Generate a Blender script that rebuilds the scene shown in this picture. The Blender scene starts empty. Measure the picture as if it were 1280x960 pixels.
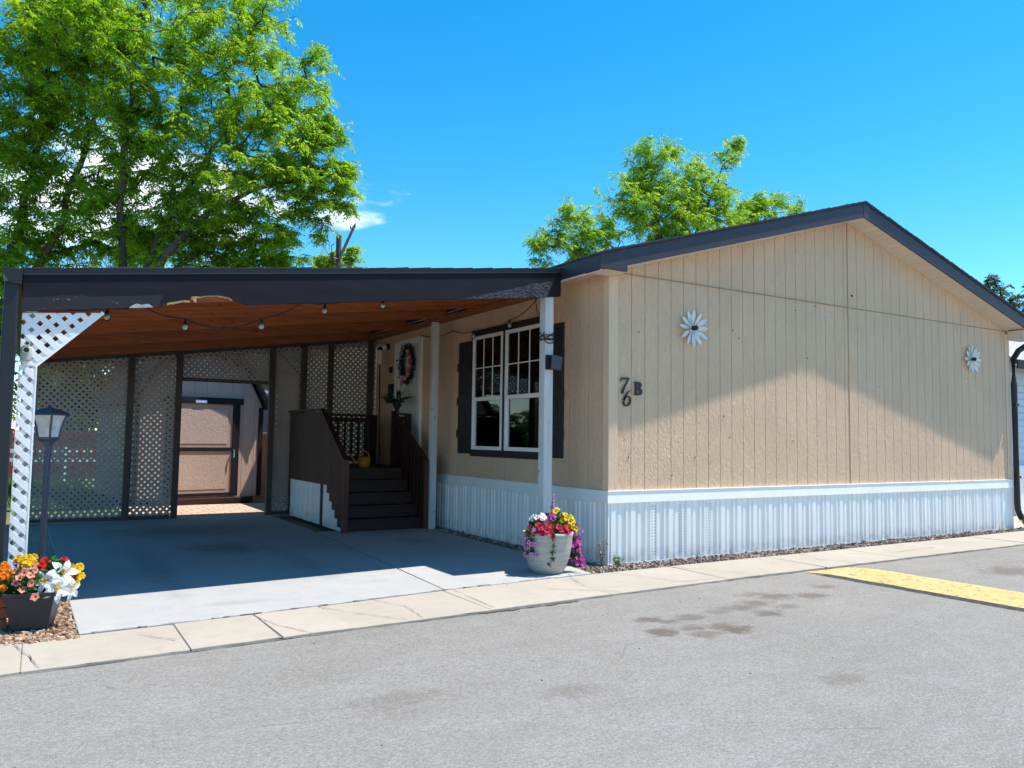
SKY_SAT, SKY_HUE, SKY_VAL, SKY_STR, SUN_STR, EXPO = 1.42, .487, 1.42, .12, 5.0, .62
CLOUDS = [(425, 268, .10, .8), (450, 226, .05, .6), (300, 250, .25, .8), (130, 260, .3, .9), (445, 304, .035, .5)]
CLOUD_COL = (10.0, 10.2, 10.5, 1)
import bpy, math, random
import numpy as np
from mathutils import Vector, Matrix
R = math.radians
random.seed(7)
scene = bpy.context.scene
COL = scene.collection

# ------------------------------------------------------------------ camera
CAM = Vector((-5.9533, -7.5564, 1.5))
FPX = 989.27
YAW, PIT, ROL = R(31.2386), R(3.8824), R(0.7963)
fw = Vector((math.sin(YAW)*math.cos(PIT), math.cos(YAW)*math.cos(PIT), math.sin(PIT)))
rt = Vector((math.cos(YAW), -math.sin(YAW), 0))
up = rt.cross(fw)
rt2 = rt*math.cos(ROL) + up*math.sin(ROL)
up2 = -rt*math.sin(ROL) + up*math.cos(ROL)
cam_d = bpy.data.cameras.new('camera')
cam = bpy.data.objects.new('camera', cam_d)
COL.objects.link(cam)
m = Matrix((rt2, up2, -fw)).transposed().to_4x4()
m.translation = CAM
cam.matrix_world = m
cam_d.sensor_width = 36.0
cam_d.lens = FPX/1280*36
cam_d.clip_start = 0.05
cam_d.clip_end = 2000
scene.camera = cam


def at(px, py, Y):
    """world point on the vertical plane y = Y seen at a pixel of the photograph"""
    d = fw + rt2*((px-640)/FPX) - up2*((py-480)/FPX)
    t = (Y-CAM.y)/d.y
    return CAM + d*t


# ------------------------------------------------------------------ object helpers
def wloc(o):
    v = Vector((0, 0, 0))
    while o is not None:
        v = v + o.location
        o = o.parent
    return v


def tag(o, label=None, cat=None, group=None, kind=None):
    if label: o['label'] = label
    if cat: o['category'] = cat
    if group: o['group'] = group
    if kind: o['kind'] = kind
    return o


def empty(name, loc, label=None, cat=None, group=None):
    o = bpy.data.objects.new(name, None)
    COL.objects.link(o)
    o.location = loc
    o.empty_display_size = 0.2
    return tag(o, label, cat, group)


def copy_tree(o, parent=None):
    c = o.copy()
    COL.objects.link(c)
    if parent: c.parent = parent
    for ch in list(o.children):
        copy_tree(ch, c)
    return c


class MB:
    def __init__(s):
        s.v = []; s.f = []; s.mi = []

    def add(s, vs, fs, mi=0):
        n = len(s.v)
        s.v += [tuple(p) for p in vs]
        s.f += [tuple(i+n for i in f) for f in fs]
        s.mi += [mi]*len(fs)
        return s

    def box(s, x0, x1, y0, y1, z0, z1, mi=0):
        vs = [(x0, y0, z0), (x1, y0, z0), (x1, y1, z0), (x0, y1, z0), (x0, y0, z1), (x1, y0, z1), (x1, y1, z1), (x0, y1, z1)]
        return s.add(vs, [(0, 3, 2, 1), (4, 5, 6, 7), (0, 1, 5, 4), (1, 2, 6, 5), (2, 3, 7, 6), (3, 0, 4, 7)], mi)

    def extr(s, poly, vec, mi=0):
        """extrude a planar 3-D polygon along vec"""
        n = len(poly); vec = Vector(vec)
        a = [Vector(p) for p in poly]; b = [p+vec for p in a]
        fs = [tuple(range(n))[::-1], tuple(range(n, 2*n))]
        fs += [(i, (i+1) % n, n+(i+1) % n, n+i) for i in range(n)]
        return s.add(a+b, fs, mi)

    def bar(s, p, q, w, h, upv=(0, 0, 1), mi=0):
        """rectangular bar from p to q, w across, h along upv"""
        p, q = Vector(p), Vector(q)
        d = (q-p).normalized(); u = Vector(upv)
        sd = d.cross(u).normalized(); u = sd.cross(d)
        sd *= w/2; u = u*(h/2)
        return s.extr([p-sd-u, p+sd-u, p+sd+u, p-sd+u], q-p, mi)

    def tube(s, pts, r, seg=8, mi=0, cap=True):
        pts = [Vector(p) for p in pts]; n = len(pts)
        rs = r if isinstance(r, (list, tuple)) else [r]*n
        vs = []; fs = []
        ref = Vector((0, 0, 1))
        for i, p in enumerate(pts):
            d = (pts[min(i+1, n-1)]-pts[max(i-1, 0)])
            d = d.normalized() if d.length > 1e-9 else Vector((0, 0, 1))
            a = d.cross(ref)
            if a.length < 0.05: a = d.cross(Vector((1, 0, 0)))
            a.normalize(); b = d.cross(a); ref = b.cross(d) if abs(d.dot(ref)) > .99 else ref
            for k in range(seg):
                t = 2*math.pi*k/seg
                vs.append(p+(a*math.cos(t)+b*math.sin(t))*rs[i])
        for i in range(n-1):
            for k in range(seg):
                k2 = (k+1) % seg
                fs.append((i*seg+k, i*seg+k2, (i+1)*seg+k2, (i+1)*seg+k))
        if cap:
            fs.append(tuple(range(seg))[::-1]); fs.append(tuple((n-1)*seg+k for k in range(seg)))
        return s.add(vs, fs, mi)

    def lathe(s, prof, c, seg=24, mi=0, ph=0.0):
        """prof = [(r,z)..] round a vertical axis through c"""
        n = len(prof); vs = []; fs = []
        for (r, z) in prof:
            for k in range(seg):
                t = 2*math.pi*k/seg+ph
                vs.append((c[0]+r*math.cos(t), c[1]+r*math.sin(t), c[2]+z))
        for i in range(n-1):
            for k in range(seg):
                k2 = (k+1) % seg
                fs.append((i*seg+k, i*seg+k2, (i+1)*seg+k2, (i+1)*seg+k))
        fs.append(tuple(range(seg))[::-1]); fs.append(tuple((n-1)*seg+k for k in range(seg)))
        return s.add(vs, fs, mi)

    def ball(s, c, r, seg=10, rings=6, sz=1.0, mi=0):
        prof = [(max(1e-4, r*math.sin(math.pi*i/rings)), -r*sz*math.cos(math.pi*i/rings)) for i in range(rings+1)]
        return s.lathe(prof, c, seg, mi)

    def build(s, name, mat, parent=None, bevel=0.0, smooth=False, label=None):
        me = bpy.data.meshes.new(name)
        me.from_pydata(s.v, [], s.f)
        mats = mat if isinstance(mat, (list, tuple)) else [mat]
        for q in mats: me.materials.append(q)
        if len(mats) > 1: me.polygons.foreach_set('material_index', s.mi)
        if smooth: me.polygons.foreach_set('use_smooth', [True]*len(me.polygons))
        me.update()
        o = bpy.data.objects.new(name, me)
        COL.objects.link(o)
        if parent is not None:
            o.parent = parent
            o.location = -wloc(parent)
        if bevel > 0:
            b = o.modifiers.new('bevel', 'BEVEL')
            b.width = bevel; b.segments = 2; b.limit_method = 'ANGLE'; b.angle_limit = R(50)
        if label: o['label'] = label
        return o


def np_mesh(name, verts, nper, mat, parent=None, smooth=False):
    """many separate nper-gons from an (N*nper,3) array"""
    verts = np.asarray(verts, dtype=np.float32).reshape(-1, 3)
    nv = len(verts); nf = nv//nper
    me = bpy.data.meshes.new(name)
    me.vertices.add(nv); me.vertices.foreach_set('co', verts.ravel())
    me.loops.add(nv); me.loops.foreach_set('vertex_index', np.arange(nv, dtype=np.int32))
    me.polygons.add(nf)
    me.polygons.foreach_set('loop_start', np.arange(0, nv, nper, dtype=np.int32))
    me.polygons.foreach_set('loop_total', np.full(nf, nper, dtype=np.int32))
    me.update(calc_edges=True)
    me.materials.append(mat)
    o = bpy.data.objects.new(name, me)
    COL.objects.link(o)
    if parent is not None:
        o.parent = parent; o.location = -wloc(parent)
    return o


# ------------------------------------------------------------------ materials
class NT:
    def __init__(s, name):
        s.m = bpy.data.materials.new(name); s.m.use_nodes = True
        s.t = s.m.node_tree; s.n = s.t.nodes; s.l = s.t.links
        s.b = s.n['Principled BSDF']; s.out = s.n['Material Output']
        s.geo = s.n.new('ShaderNodeNewGeometry')

    def put(s, sock, val):
        if isinstance(val, bpy.types.NodeSocket): s.l.new(val, sock)
        elif isinstance(val, (tuple, list)) and len(val) == 3 and sock.type == 'RGBA': sock.default_value = (*val, 1)
        else: sock.default_value = val

    def pos(s, scale=(1, 1, 1), rot=(0, 0, 0)):
        mp = s.n.new('ShaderNodeMapping'); mp.inputs['Scale'].default_value = scale; mp.inputs['Rotation'].default_value = rot
        tc = s.n.new('ShaderNodeTexCoord')
        s.l.new(tc.outputs['Object'], mp.inputs['Vector'])
        return mp.outputs[0]

    def wpos(s, scale=(1, 1, 1)):
        mp = s.n.new('ShaderNodeMapping'); mp.inputs['Scale'].default_value = scale
        s.l.new(s.geo.outputs['Position'], mp.inputs['Vector'])
        return mp.outputs[0]

    def noise(s, vec, scale, detail=4, rough=.55, dist=0):
        n = s.n.new('ShaderNodeTexNoise')
        n.inputs['Scale'].default_value = scale; n.inputs['Detail'].default_value = detail
        n.inputs['Roughness'].default_value = rough; n.inputs['Distortion'].default_value = dist
        s.l.new(vec, n.inputs['Vector']); return n.outputs['Fac']

    def voro(s, vec, scale, feat='F1', out='Distance'):
        n = s.n.new('ShaderNodeTexVoronoi'); n.feature = feat
        n.inputs['Scale'].default_value = scale
        s.l.new(vec, n.inputs['Vector']); return n.outputs[out]

    def ramp(s, fac, stops):
        n = s.n.new('ShaderNodeValToRGB'); e = n.color_ramp.elements
        while len(e) < len(stops): e.new(0.5)
        for el, (p, c) in zip(e, stops):
            el.position = p; el.color = (*c, 1) if len(c) == 3 else c
        s.l.new(fac, n.inputs[0]); return n.outputs[0]

    def g(s, lo, hi, fac):
        return s.ramp(fac, [(lo, (0, 0, 0)), (hi, (1, 1, 1))])

    def mix(s, fac, a, b, mode='MIX'):
        n = s.n.new('ShaderNodeMix'); n.data_type = 'RGBA'; n.blend_type = mode
        s.put(n.inputs[0], fac); s.put(n.inputs[6], a); s.put(n.inputs[7], b)
        return n.outputs[2]

    def math(s, op, a, b=0.0, clamp=False):
        n = s.n.new('ShaderNodeMath'); n.operation = op; n.use_clamp = clamp
        s.put(n.inputs[0], a); s.put(n.inputs[1], b); return n.outputs[0]

    def sep(s, vec):
        n = s.n.new('ShaderNodeSeparateXYZ'); s.l.new(vec, n.inputs[0]); return n.outputs

    def island(s):
        return s.geo.outputs['Random Per Island']

    def bump(s, h, strength=.3, dist=.01, prev=None):
        n = s.n.new('ShaderNodeBump'); n.inputs['Strength'].default_value = strength; n.inputs['Distance'].default_value = dist
        s.l.new(h, n.inputs['Height'])
        if prev is not None: s.l.new(prev, n.inputs['Normal'])
        s.l.new(n.outputs[0], s.b.inputs['Normal']); return n.outputs[0]

    def fin(s, col=None, rough=.6, metal=0, spec=.5):
        if col is not None: s.put(s.b.inputs['Base Color'], col)
        s.put(s.b.inputs['Roughness'], rough); s.b.inputs['Metallic'].default_value = metal
        s.b.inputs['Specular IOR Level'].default_value = spec
        return s.m


def plain(name, col, rough=.6, var=.12, scale=9, bump=.1, metal=0, spec=.4, bscale=60):
    t = NT(name); p = t.pos()
    n = t.noise(p, scale, 5)
    k = t.ramp(n, [(.3, tuple(c*(1-var) for c in col)), (.7, tuple(min(1, c*(1+var)) for c in col))])
    if bump: t.bump(t.noise(p, bscale, 3), bump, .004)
    return t.fin(k, rough, metal, spec)


M = {}
# textured lap / grooved hardboard siding, wood-grain emboss
def siding(name, col, grain=1.0):
    t = NT(name); p = t.wpos((1, 1, .16))
    g1 = t.noise(t.wpos((1, 1, .35)), 25, 6, .62, 1.8)
    g2 = t.noise(t.wpos((1, 1, .35)), 26, 3, .5, 1.5)
    big = t.noise(t.wpos(), .9, 4)
    dirt = t.noise(t.wpos((1, 1, .25)), 5, 5, .6)
    c = t.ramp(big, [(.3, tuple(x*.92 for x in col)), (.7, tuple(x*1.05 for x in col))])
    c = t.mix(t.g(.55, .8, dirt), c, tuple(x*.86 for x in col))
    c = t.mix(t.math('MULTIPLY', t.g(.35, .6, g1), .10), c, tuple(x*.7 for x in col))
    h = t.math('ADD', t.math('MULTIPLY', t.g(.35, .65, g1), .5), t.math('MULTIPLY', g2, .9))
    t.bump(h, 1.0*grain, .015)
    return t.fin(c, .62, 0, .3)
M['siding'] = siding('tan embossed siding', (.80, .535, .345))
M['trim_tan'] = siding('tan trim board', (.80, .545, .36), .35)
M['shed_side'] = siding('pinkish shed siding', (.58, .42, .34), .4)
M['shed_door'] = siding('shed door panel', (.52, .35, .27), .3)
M['white'] = plain('white vinyl', (.88, .85, .82), .4, .05, 3, .05)
VENTS = (.67, .74, 1.15, 1.22, 1.60, 1.68)
def dirtywhite():
    t = NT('white skirting')
    n = t.noise(t.wpos((1, 1, .3)), 6, 5, .6)
    z = t.sep(t.geo.outputs['Position'])[2]
    low = t.math('MULTIPLY', t.g(.0, 1.0, t.math('SUBTRACT', 1.0, t.math('MULTIPLY', z, 5.0))), t.g(.35, .7, t.noise(t.wpos(), 9, 4)))
    c = t.ramp(n, [(.3, (.83, .80, .78)), (.65, (.90, .87, .84))])
    c = t.mix(low, c, (.50, .45, .38))
    s = t.sep(t.geo.outputs['Position'])
    dots = t.math('MULTIPLY', t.math('LESS_THAN', t.math('FRACT', t.math('MULTIPLY', s[2], 27.0)), .5), t.math('MULTIPLY', t.math('GREATER_THAN', s[2], .08), t.math('LESS_THAN', s[2], .70)))
    col = None
    for xv in VENTS:
        q = t.math('LESS_THAN', t.math('ABSOLUTE', t.math('SUBTRACT', s[0], xv)), .009); col = q if col is None else t.math('MAXIMUM', col, q)
    c = t.mix(t.math('MULTIPLY', t.math('MULTIPLY', dots, col), .75), c, (.32, .33, .36))
    t.bump(t.noise(t.wpos((1, 1, .5)), 5, 3), .25, .01)
    return t.fin(c, .38, 0, .45)
M['skirt'] = dirtywhite()
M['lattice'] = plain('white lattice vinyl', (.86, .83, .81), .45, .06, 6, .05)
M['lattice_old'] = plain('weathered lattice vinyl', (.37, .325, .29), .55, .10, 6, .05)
def fascia_mat():
    t = NT('black painted fascia'); P = t.geo.outputs['Position']; s = t.sep(P)
    bot = t.math('ADD', t.math('MULTIPLY', s[0], .1361), 3.302)      # bottom edge z at this x
    hgt = t.math('SUBTRACT', s[2], bot)
    nz = t.noise(t.wpos((1, 1, 3)), 3.0, 5, .6)
    hh = t.math('SUBTRACT', hgt, t.math('MULTIPLY', t.math('SUBTRACT', nz, .5), .10))
    # weathered band low on the left half
    band = t.math('MULTIPLY', t.math('LESS_THAN', hh, .115), t.math('LESS_THAN', s[0], t.math('ADD', -5.15, t.math('MULTIPLY', nz, .3))))
    k2 = t.math('MULTIPLY', t.math('ADD', s[0], 1.9), .16)
    st = t.math('MULTIPLY', t.math('LESS_THAN', hh, k2), t.math('GREATER_THAN', t.noise(t.wpos((3, 1, 28)), 5, 4), .50))
    st = t.math('MULTIPLY', st, t.math('LESS_THAN', s[0], t.math('ADD', -.62, t.math('MULTIPLY', hgt, .5))))
    st = t.math('MULTIPLY', st, t.math('LESS_THAN', hgt, .2))
    base = t.ramp(t.noise(t.wpos((1, 1, 4)), 3, 4), [(.3, (.008, .0075, .011)), (.7, (.013, .012, .017))])
    c = t.mix(t.math('MULTIPLY', band, .8), base, (.032, .031, .036))
    c = t.mix(t.math('MULTIPLY', st, .75), c, (.10, .10, .125))
    sp = t.math('MULTIPLY', band, t.math('GREATER_THAN', t.noise(t.wpos(), 38, 2), .70))
    c = t.mix(sp, c, (.16, .16, .18))
    t.bump(t.noise(t.wpos((2, 2, 12)), 12, 4), .12, .004)
    return t.fin(c, .6, 0, .18)
M['fascia'] = fascia_mat()
M['black'] = plain('black paint', (.020, .018, .021), .55, .15, 5, .1, 0, .2)
M['gutter'] = plain('dark aluminium gutter', (.016, .015, .019), .45, .1, 4, .02)
M['shutter'] = plain('dark brown shutter', (.026, .021, .023), .5, .15, 7, .1)
def wood(name, a, b, rough=.55, axis=0, wscale=1.0):
    t = NT(name)
    sc = [14, 14, 14]; sc[axis] = 1.2
    p = t.wpos(tuple(x*wscale for x in sc))
    off = t.n.new('ShaderNodeVectorMath'); off.operation = 'ADD'
    cmb = t.n.new('ShaderNodeCombineXYZ')
    for i in range(3): t.l.new(t.math('MULTIPLY', t.island(), 40.0+i*13), cmb.inputs[i])
    t.l.new(p, off.inputs[0]); t.l.new(cmb.outputs[0], off.inputs[1])
    n = t.noise(off.outputs[0], 1.6, 6, .6, .8)
    c = t.ramp(n, [(.28, a), (.5, tuple((x+y)/2 for x, y in zip(a, b))), (.72, b)])
    v = t.math('ADD', .72, t.math('MULTIPLY', t.island(), .55))
    hs = t.n.new('ShaderNodeHueSaturation'); t.l.new(v, hs.inputs['Value']); t.l.new(c, hs.inputs['Color'])
    kn = t.g(.71, .76, t.noise(t.wpos((2.2 if axis == 0 else 7, 2.2 if axis == 1 else 7, 7)), 2.3, 1))
    c = t.mix(t.math('MULTIPLY', kn, .7), hs.outputs[0], tuple(x*.35 for x in a))
    t.bump(n, .18, .004)
    return t.fin(c, rough, 0, .35)
M['ceil'] = wood('red stained ceiling boards', (.19, .048, .011), (.38, .112, .028), .5)
M['deck'] = wood('dark brown deck stain', (.026, .010, .008), (.055, .020, .014), .55, 1)
M['post_w'] = wood('weathered white post', (.60, .57, .54), (.80, .78, .76), .6, 2, .6)
M['post_d'] = wood('dark brown post', (.055, .042, .036), (.10, .08, .068), .65, 2)
M['rawwood'] = wood('broken raw wood', (.42, .22, .07), (.80, .52, .22), .7, 0)
M['pole'] = wood('grey timber pole', (.07, .055, .05), (.14, .11, .10), .8, 2)
M['bark'] = wood('tree bark', (.05, .037, .028), (.13, .095, .07), .9, 2, 2.0)
M['shingle'] = plain('asphalt shingle', (.055, .053, .060), .9, .3, 12, .5, bscale=120)
M['shingle_l'] = plain('grey asphalt shingle', (.36, .35, .36), .9, .25, 12, .5)
M['soffit'] = plain('tan soffit vinyl', (.66, .56, .45), .5, .05, 3, .03)


def asphalt():
    t = NT('aged asphalt'); P = t.wpos()
    big = t.noise(P, .35, 4); mid = t.noise(P, 3.2, 4, .6)
    fine = t.noise(P, 95, 2, .7); ag = t.voro(P, 82)
    agc = t.voro(P, 82, 'F1', 'Color')
    c = t.ramp(big, [(.3, (.195, .179, .160)), (.7, (.24, .221, .20))])
    c = t.mix(t.math('MULTIPLY', t.g(.45, .75, mid), .35), c, (.275, .27, .27))
    sepc = t.n.new('ShaderNodeSeparateColor'); t.l.new(agc, sepc.inputs[0])
    sp = t.math('MULTIPLY', t.math('GREATER_THAN', sepc.outputs[0], .62), t.math('LESS_THAN', ag, .50))
    c = t.mix(t.math('MULTIPLY', sp, .42), c, (.37, .355, .335))
    dk = t.math('MULTIPLY', t.math('LESS_THAN', sepc.outputs[0], .24), t.math('LESS_THAN', ag, .55))
    c = t.mix(t.math('MULTIPLY', dk, .5), c, (.12, .113, .105))
    c = t.mix(t.math('MULTIPLY', t.g(.55, .7, fine), .25), c, (.12, .12, .125))
    trk = t.noise(t.wpos((.5, 3.2, 1)), 1.3, 4, .6)
    c = t.mix(t.math('MULTIPLY', t.g(.48, .70, trk), .30), c, (.165, .152, .138))
    cw = t.voro(t.pos((1, 1, 1)), .55, 'DISTANCE_TO_EDGE')
    wob = t.math('MULTIPLY', t.math('SUBTRACT', t.noise(P, 5, 5, .7), .5), .035)
    ck = t.math('MULTIPLY', t.math('LESS_THAN', t.math('ABSOLUTE', t.math('ADD', cw, wob)), .0028), t.math('GREATER_THAN', t.noise(P, .55, 2), .56))
    c = t.mix(t.math('MULTIPLY', ck, .30), c, (.07, .065, .06))
    # oil / water stains, each an ellipse with a ragged edge
    s = t.sep(t.geo.outputs['Position'])
    ne = t.math('MULTIPLY', t.math('SUBTRACT', t.noise(P, 9, 6, .72), .5), 2.3)
    tot = None
    for (x, y, a, b, k) in STAINS:
        dx = t.math('DIVIDE', t.math('SUBTRACT', s[0], x), a)
        dy = t.math('DIVIDE', t.math('SUBTRACT', s[1], y), b)
        d = t.math('ADD', t.math('SQRT', t.math('ADD', t.math('MULTIPLY', dx, dx), t.math('MULTIPLY', dy, dy))), ne)
        v = t.math('MULTIPLY', t.math('SUBTRACT', 1.0, t.g(.35, .95, d)), k)
        tot = v if tot is None else t.math('MAXIMUM', tot, v)
    c = t.mix(tot, c, (.095, .072, .056))
    h = t.math('ADD', t.math('MULTIPLY', ag, -.6), t.math('MULTIPLY', fine, .6))
    t.bump(h, .42, .005)
    return t.fin(c, .9, 0, .25)
# seen at (px,py) in the photograph: dark drips on the parking space
def zpt(px, py, z=0.0):
    d = fw + rt2*((px-640)/FPX) - up2*((py-480)/FPX)
    q = CAM + d*((z-CAM.z)/d.z); return q
STAINS = []
for (px, py, w, k) in [(828, 787, .20, .65), (832, 790, .12, .6), (865, 782, .16, .5), (880, 790, .20, .4), (917, 784, .22, .65), (900, 779, .15, .5),
                       (862, 769, .18, .45), (835, 774, .13, .5), (812, 772, .17, .6), (925, 757, .22, .45), (960, 764, .20, .6), (945, 752, .22, .5),
                       (970, 743, .25, .5), (1015, 742, .22, .5), (1030, 731, .18, .45), (940, 741, .2, .35), (900, 762, .18, .35), (985, 755, .16, .4),
                       (1265, 712, .55, .45), (1050, 845, .2, .25), (500, 870, .35, .2), (720, 858, .22, .22)]:
    q = zpt(px, py); STAINS.append((q.x, q.y, w*1.15, w*.75, min(.8, k*1.25)))
M['asphalt'] = asphalt()


def concrete(name, col, stain=.3, speck=.3, spots=()):
    t = NT(name); P = t.wpos()
    big = t.noise(P, .8, 5, .6); mid = t.noise(P, 6, 5, .6); fine = t.noise(P, 130, 2, .6)
    c = t.ramp(big, [(.3, tuple(x*.90 for x in col)), (.7, tuple(min(1, x*1.05) for x in col))])
    c = t.mix(t.math('MULTIPLY', t.g(.5, .78, mid), stain), c, tuple(x*.72 for x in col))
    c = t.mix(t.math('MULTIPLY', t.g(.6, .75, fine), speck), c, tuple(x*.6 for x in col))
    if spots:
        s = t.sep(t.geo.outputs['Position']); tot = None
        ne = t.math('MULTIPLY', t.math('SUBTRACT', t.noise(P, 3.5, 5, .65), .5), 1.7)
        for (x, y, a, b_, k) in spots:
            dx = t.math('DIVIDE', t.math('SUBTRACT', s[0], x), a); dy = t.math('DIVIDE', t.math('SUBTRACT', s[1], y), b_)
            d = t.math('ADD', t.math('SQRT', t.math('ADD', t.math('MULTIPLY', dx, dx), t.math('MULTIPLY', dy, dy))), ne)
            v = t.math('MULTIPLY', t.math('SUBTRACT', 1.0, t.g(.3, 1.15, d)), k); tot = v if tot is None else t.math('MAXIMUM', tot, v)
        c = t.mix(tot, c, (.10, .092, .085))
    rnd = t.island()
    hs = t.n.new('ShaderNodeHueSaturation'); t.l.new(t.math('ADD', .94, t.math('MULTIPLY', rnd, .12)), hs.inputs['Value']); t.l.new(c, hs.inputs['Color'])
    t.bump(t.math('ADD', fine, t.math('MULTIPLY', mid, .6)), .25, .004)
    return t.fin(hs.outputs[0], .85, 0, .3)
M['slab'] = concrete('pale driveway concrete', (.385, .378, .37), .4, .35, [(-3.7, 3.4, .55, .8, .45), (-4.7, 2.2, .22, 2.6, .22), (-3.15, 2.4, .2, 2.4, .2), (-3.9, 5.6, 1.2, 1.0, .4), (-1.2, 3.0, .4, .5, .25), (-4.3, -.2, .35, .12, .18), (-2.9, .25, .3, .15, .15), (-1.9, .35, .18, .1, .2)])
M['walk'] = concrete('warm sidewalk concrete', (.385, .338, .280), .45)
M['dirt'] = plain('brown earth', (.16, .11, .075), .95, .35, 6, .6, bscale=40)
M['joint'] = plain('sandy joint dirt', (.20, .165, .13), .95, .3, 20, .3)
M['crack'] = plain('dark dirt in cracks', (.10, .085, .07), .95, .3, 20, .3)
M['yellow'] = None
def yellowp():
    t = NT('worn yellow paint'); P = t.wpos()
    w = t.noise(P, 14, 6, .72); f = t.noise(P, 70, 3, .7)
    c = t.ramp(t.noise(P, 2, 4), [(.3, (.50, .36, .13)), (.7, (.57, .43, .19))])
    c = t.mix(t.g(.54, .62, w), c, (.20, .17, .13))
    c = t.mix(t.math('MULTIPLY', t.g(.54, .64, f), .75), c, (.24, .19, .11))
    t.bump(t.math('ADD', w, f), .5, .006)
    return t.fin(c, .85, 0, .3)
M['yellow'] = yellowp()


def leafmat(name, a, b, trans=.45):
    t = NT(name)
    c = t.ramp(t.island(), [(0, a), (.55, tuple((x+y)/2 for x, y in zip(a, b))), (1, b)])
    tone = t.g(.36, .66, t.noise(t.wpos(), .8, 3, .6))
    c = t.mix(tone, t.mix(1.0, c, (.62, .78, .75), 'MULTIPLY'), t.mix(1.0, c, (1.12, 1.04, .95), 'MULTIPLY'))
    t.fin(c, .55, 0, .3)
    tr = t.n.new('ShaderNodeBsdfTranslucent')
    tc = t.mix(1.0, c, (1.25, 1.42, .40), 'MULTIPLY')
    t.l.new(tc, tr.inputs['Color'])
    mx = t.n.new('ShaderNodeMixShader'); mx.inputs[0].default_value = trans
    t.l.new(t.b.outputs[0], mx.inputs[1]); t.l.new(tr.outputs[0], mx.inputs[2])
    t.l.new(mx.outputs[0], t.out.inputs['Surface'])
    return t.m
M['leaf'] = leafmat('locust leaves', (.20, .32, .022), (.44, .56, .045), .6)
M['leaf2'] = leafmat('locust leaves beyond house', (.22, .34, .04), (.44, .56, .08), .6)
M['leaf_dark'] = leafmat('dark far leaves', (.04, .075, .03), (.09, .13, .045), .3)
M['leaf_pot'] = leafmat('pot plant leaves', (.03, .09, .015), (.08, .19, .03), .3)
M['leaf_grn'] = leafmat('shrub leaves', (.05, .12, .02), (.12, .24, .04), .35)
M['grass'] = leafmat('lawn grass', (.06, .13, .02), (.14, .25, .05), .3)


def petal(name, col, trans=.3):
    t = NT(name); k = t.ramp(t.noise(t.pos(), 60, 2), [(.3, tuple(x*.85 for x in col)), (.7, col)])
    t.fin(k, .55, 0, .3)
    tr = t.n.new('ShaderNodeBsdfTranslucent'); t.l.new(k, tr.inputs['Color'])
    mx = t.n.new('ShaderNodeMixShader'); mx.inputs[0].default_value = trans
    t.l.new(t.b.outputs[0], mx.inputs[1]); t.l.new(tr.outputs[0], mx.inputs[2])
    t.l.new(mx.outputs[0], t.out.inputs['Surface'])
    return t.m
for k, c in dict(lily=(.85, .85, .84), pink=(.84, .33, .21), salmon=(.82, .22, .10), red=(.62, .035, .02), yel=(.85, .55, .01), orange=(.85, .26, .01),
                 purple=(.12, .03, .30), magenta=(.55, .06, .34), crim=(.60, .02, .07), lilac=(.62, .32, .58), eye=(.45, .30, .02), wht=(.82, .80, .80), darkeye=(.06, .03, .02)).items():
    M['p_'+k] = petal('petal '+k, c)


def glass(name, rough=.02):
    t = NT(name)
    tr = t.n.new('ShaderNodeBsdfTransparent'); tr.inputs[0].default_value = (.82, .84, .86, 1)
    gl = t.n.new('ShaderNodeBsdfGlossy'); gl.inputs['Roughness'].default_value = rough
    fr = t.n.new('ShaderNodeFresnel'); fr.inputs[0].default_value = 1.5
    mx = t.n.new('ShaderNodeMixShader')
    t.l.new(t.math('ADD', fr.outputs[0], .03), mx.inputs[0]); t.l.new(tr.outputs[0], mx.inputs[1]); t.l.new(gl.outputs[0], mx.inputs[2])
    t.l.new(mx.outputs[0], t.out.inputs['Surface'])
    return t.m
M['glass'] = glass('window glass')
M['room'] = plain('dim room', (.30, .30, .34), .9, .1, 3, 0)
M['blind'] = plain('grey blinds', (.66, .64, .62), .6, .05, 3, 0)
M['door'] = plain('white door paint', (.66, .66, .66), .45, .05, 3, .03)
M['metal_w'] = plain('white enamelled metal', (.78, .78, .76), .35, .12, 8, .08, .15)
M['metal_d'] = plain('dark slate metal', (.055, .065, .10), .4, .12, 6, .05, .2)
M['chrome'] = plain('bright metal', (.6, .6, .6), .25, .05, 6, 0, .9)
M['frost'] = plain('frosted lamp glass', (.52, .52, .48), .3, .25, 14, .2)
M['planter_g'] = None
def planter():
    t = NT('ridged grey planter'); z = t.sep(t.geo.outputs['Position'])[2]
    rg = t.noise(t.wpos((.6, .6, 40)), 2.2, 4, .6)
    c = t.ramp(t.noise(t.wpos((1, 1, 9)), 4, 5), [(.3, (.36, .335, .30)), (.7, (.47, .445, .41))])
    t.bump(rg, .5, .008)
    return t.fin(c, .65, 0, .35)
M['planter_g'] = planter()
M['planter_b'] = plain('black plastic planter', (.028, .028, .032), .45, .15, 6, .1)
M['brick'] = None
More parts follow.
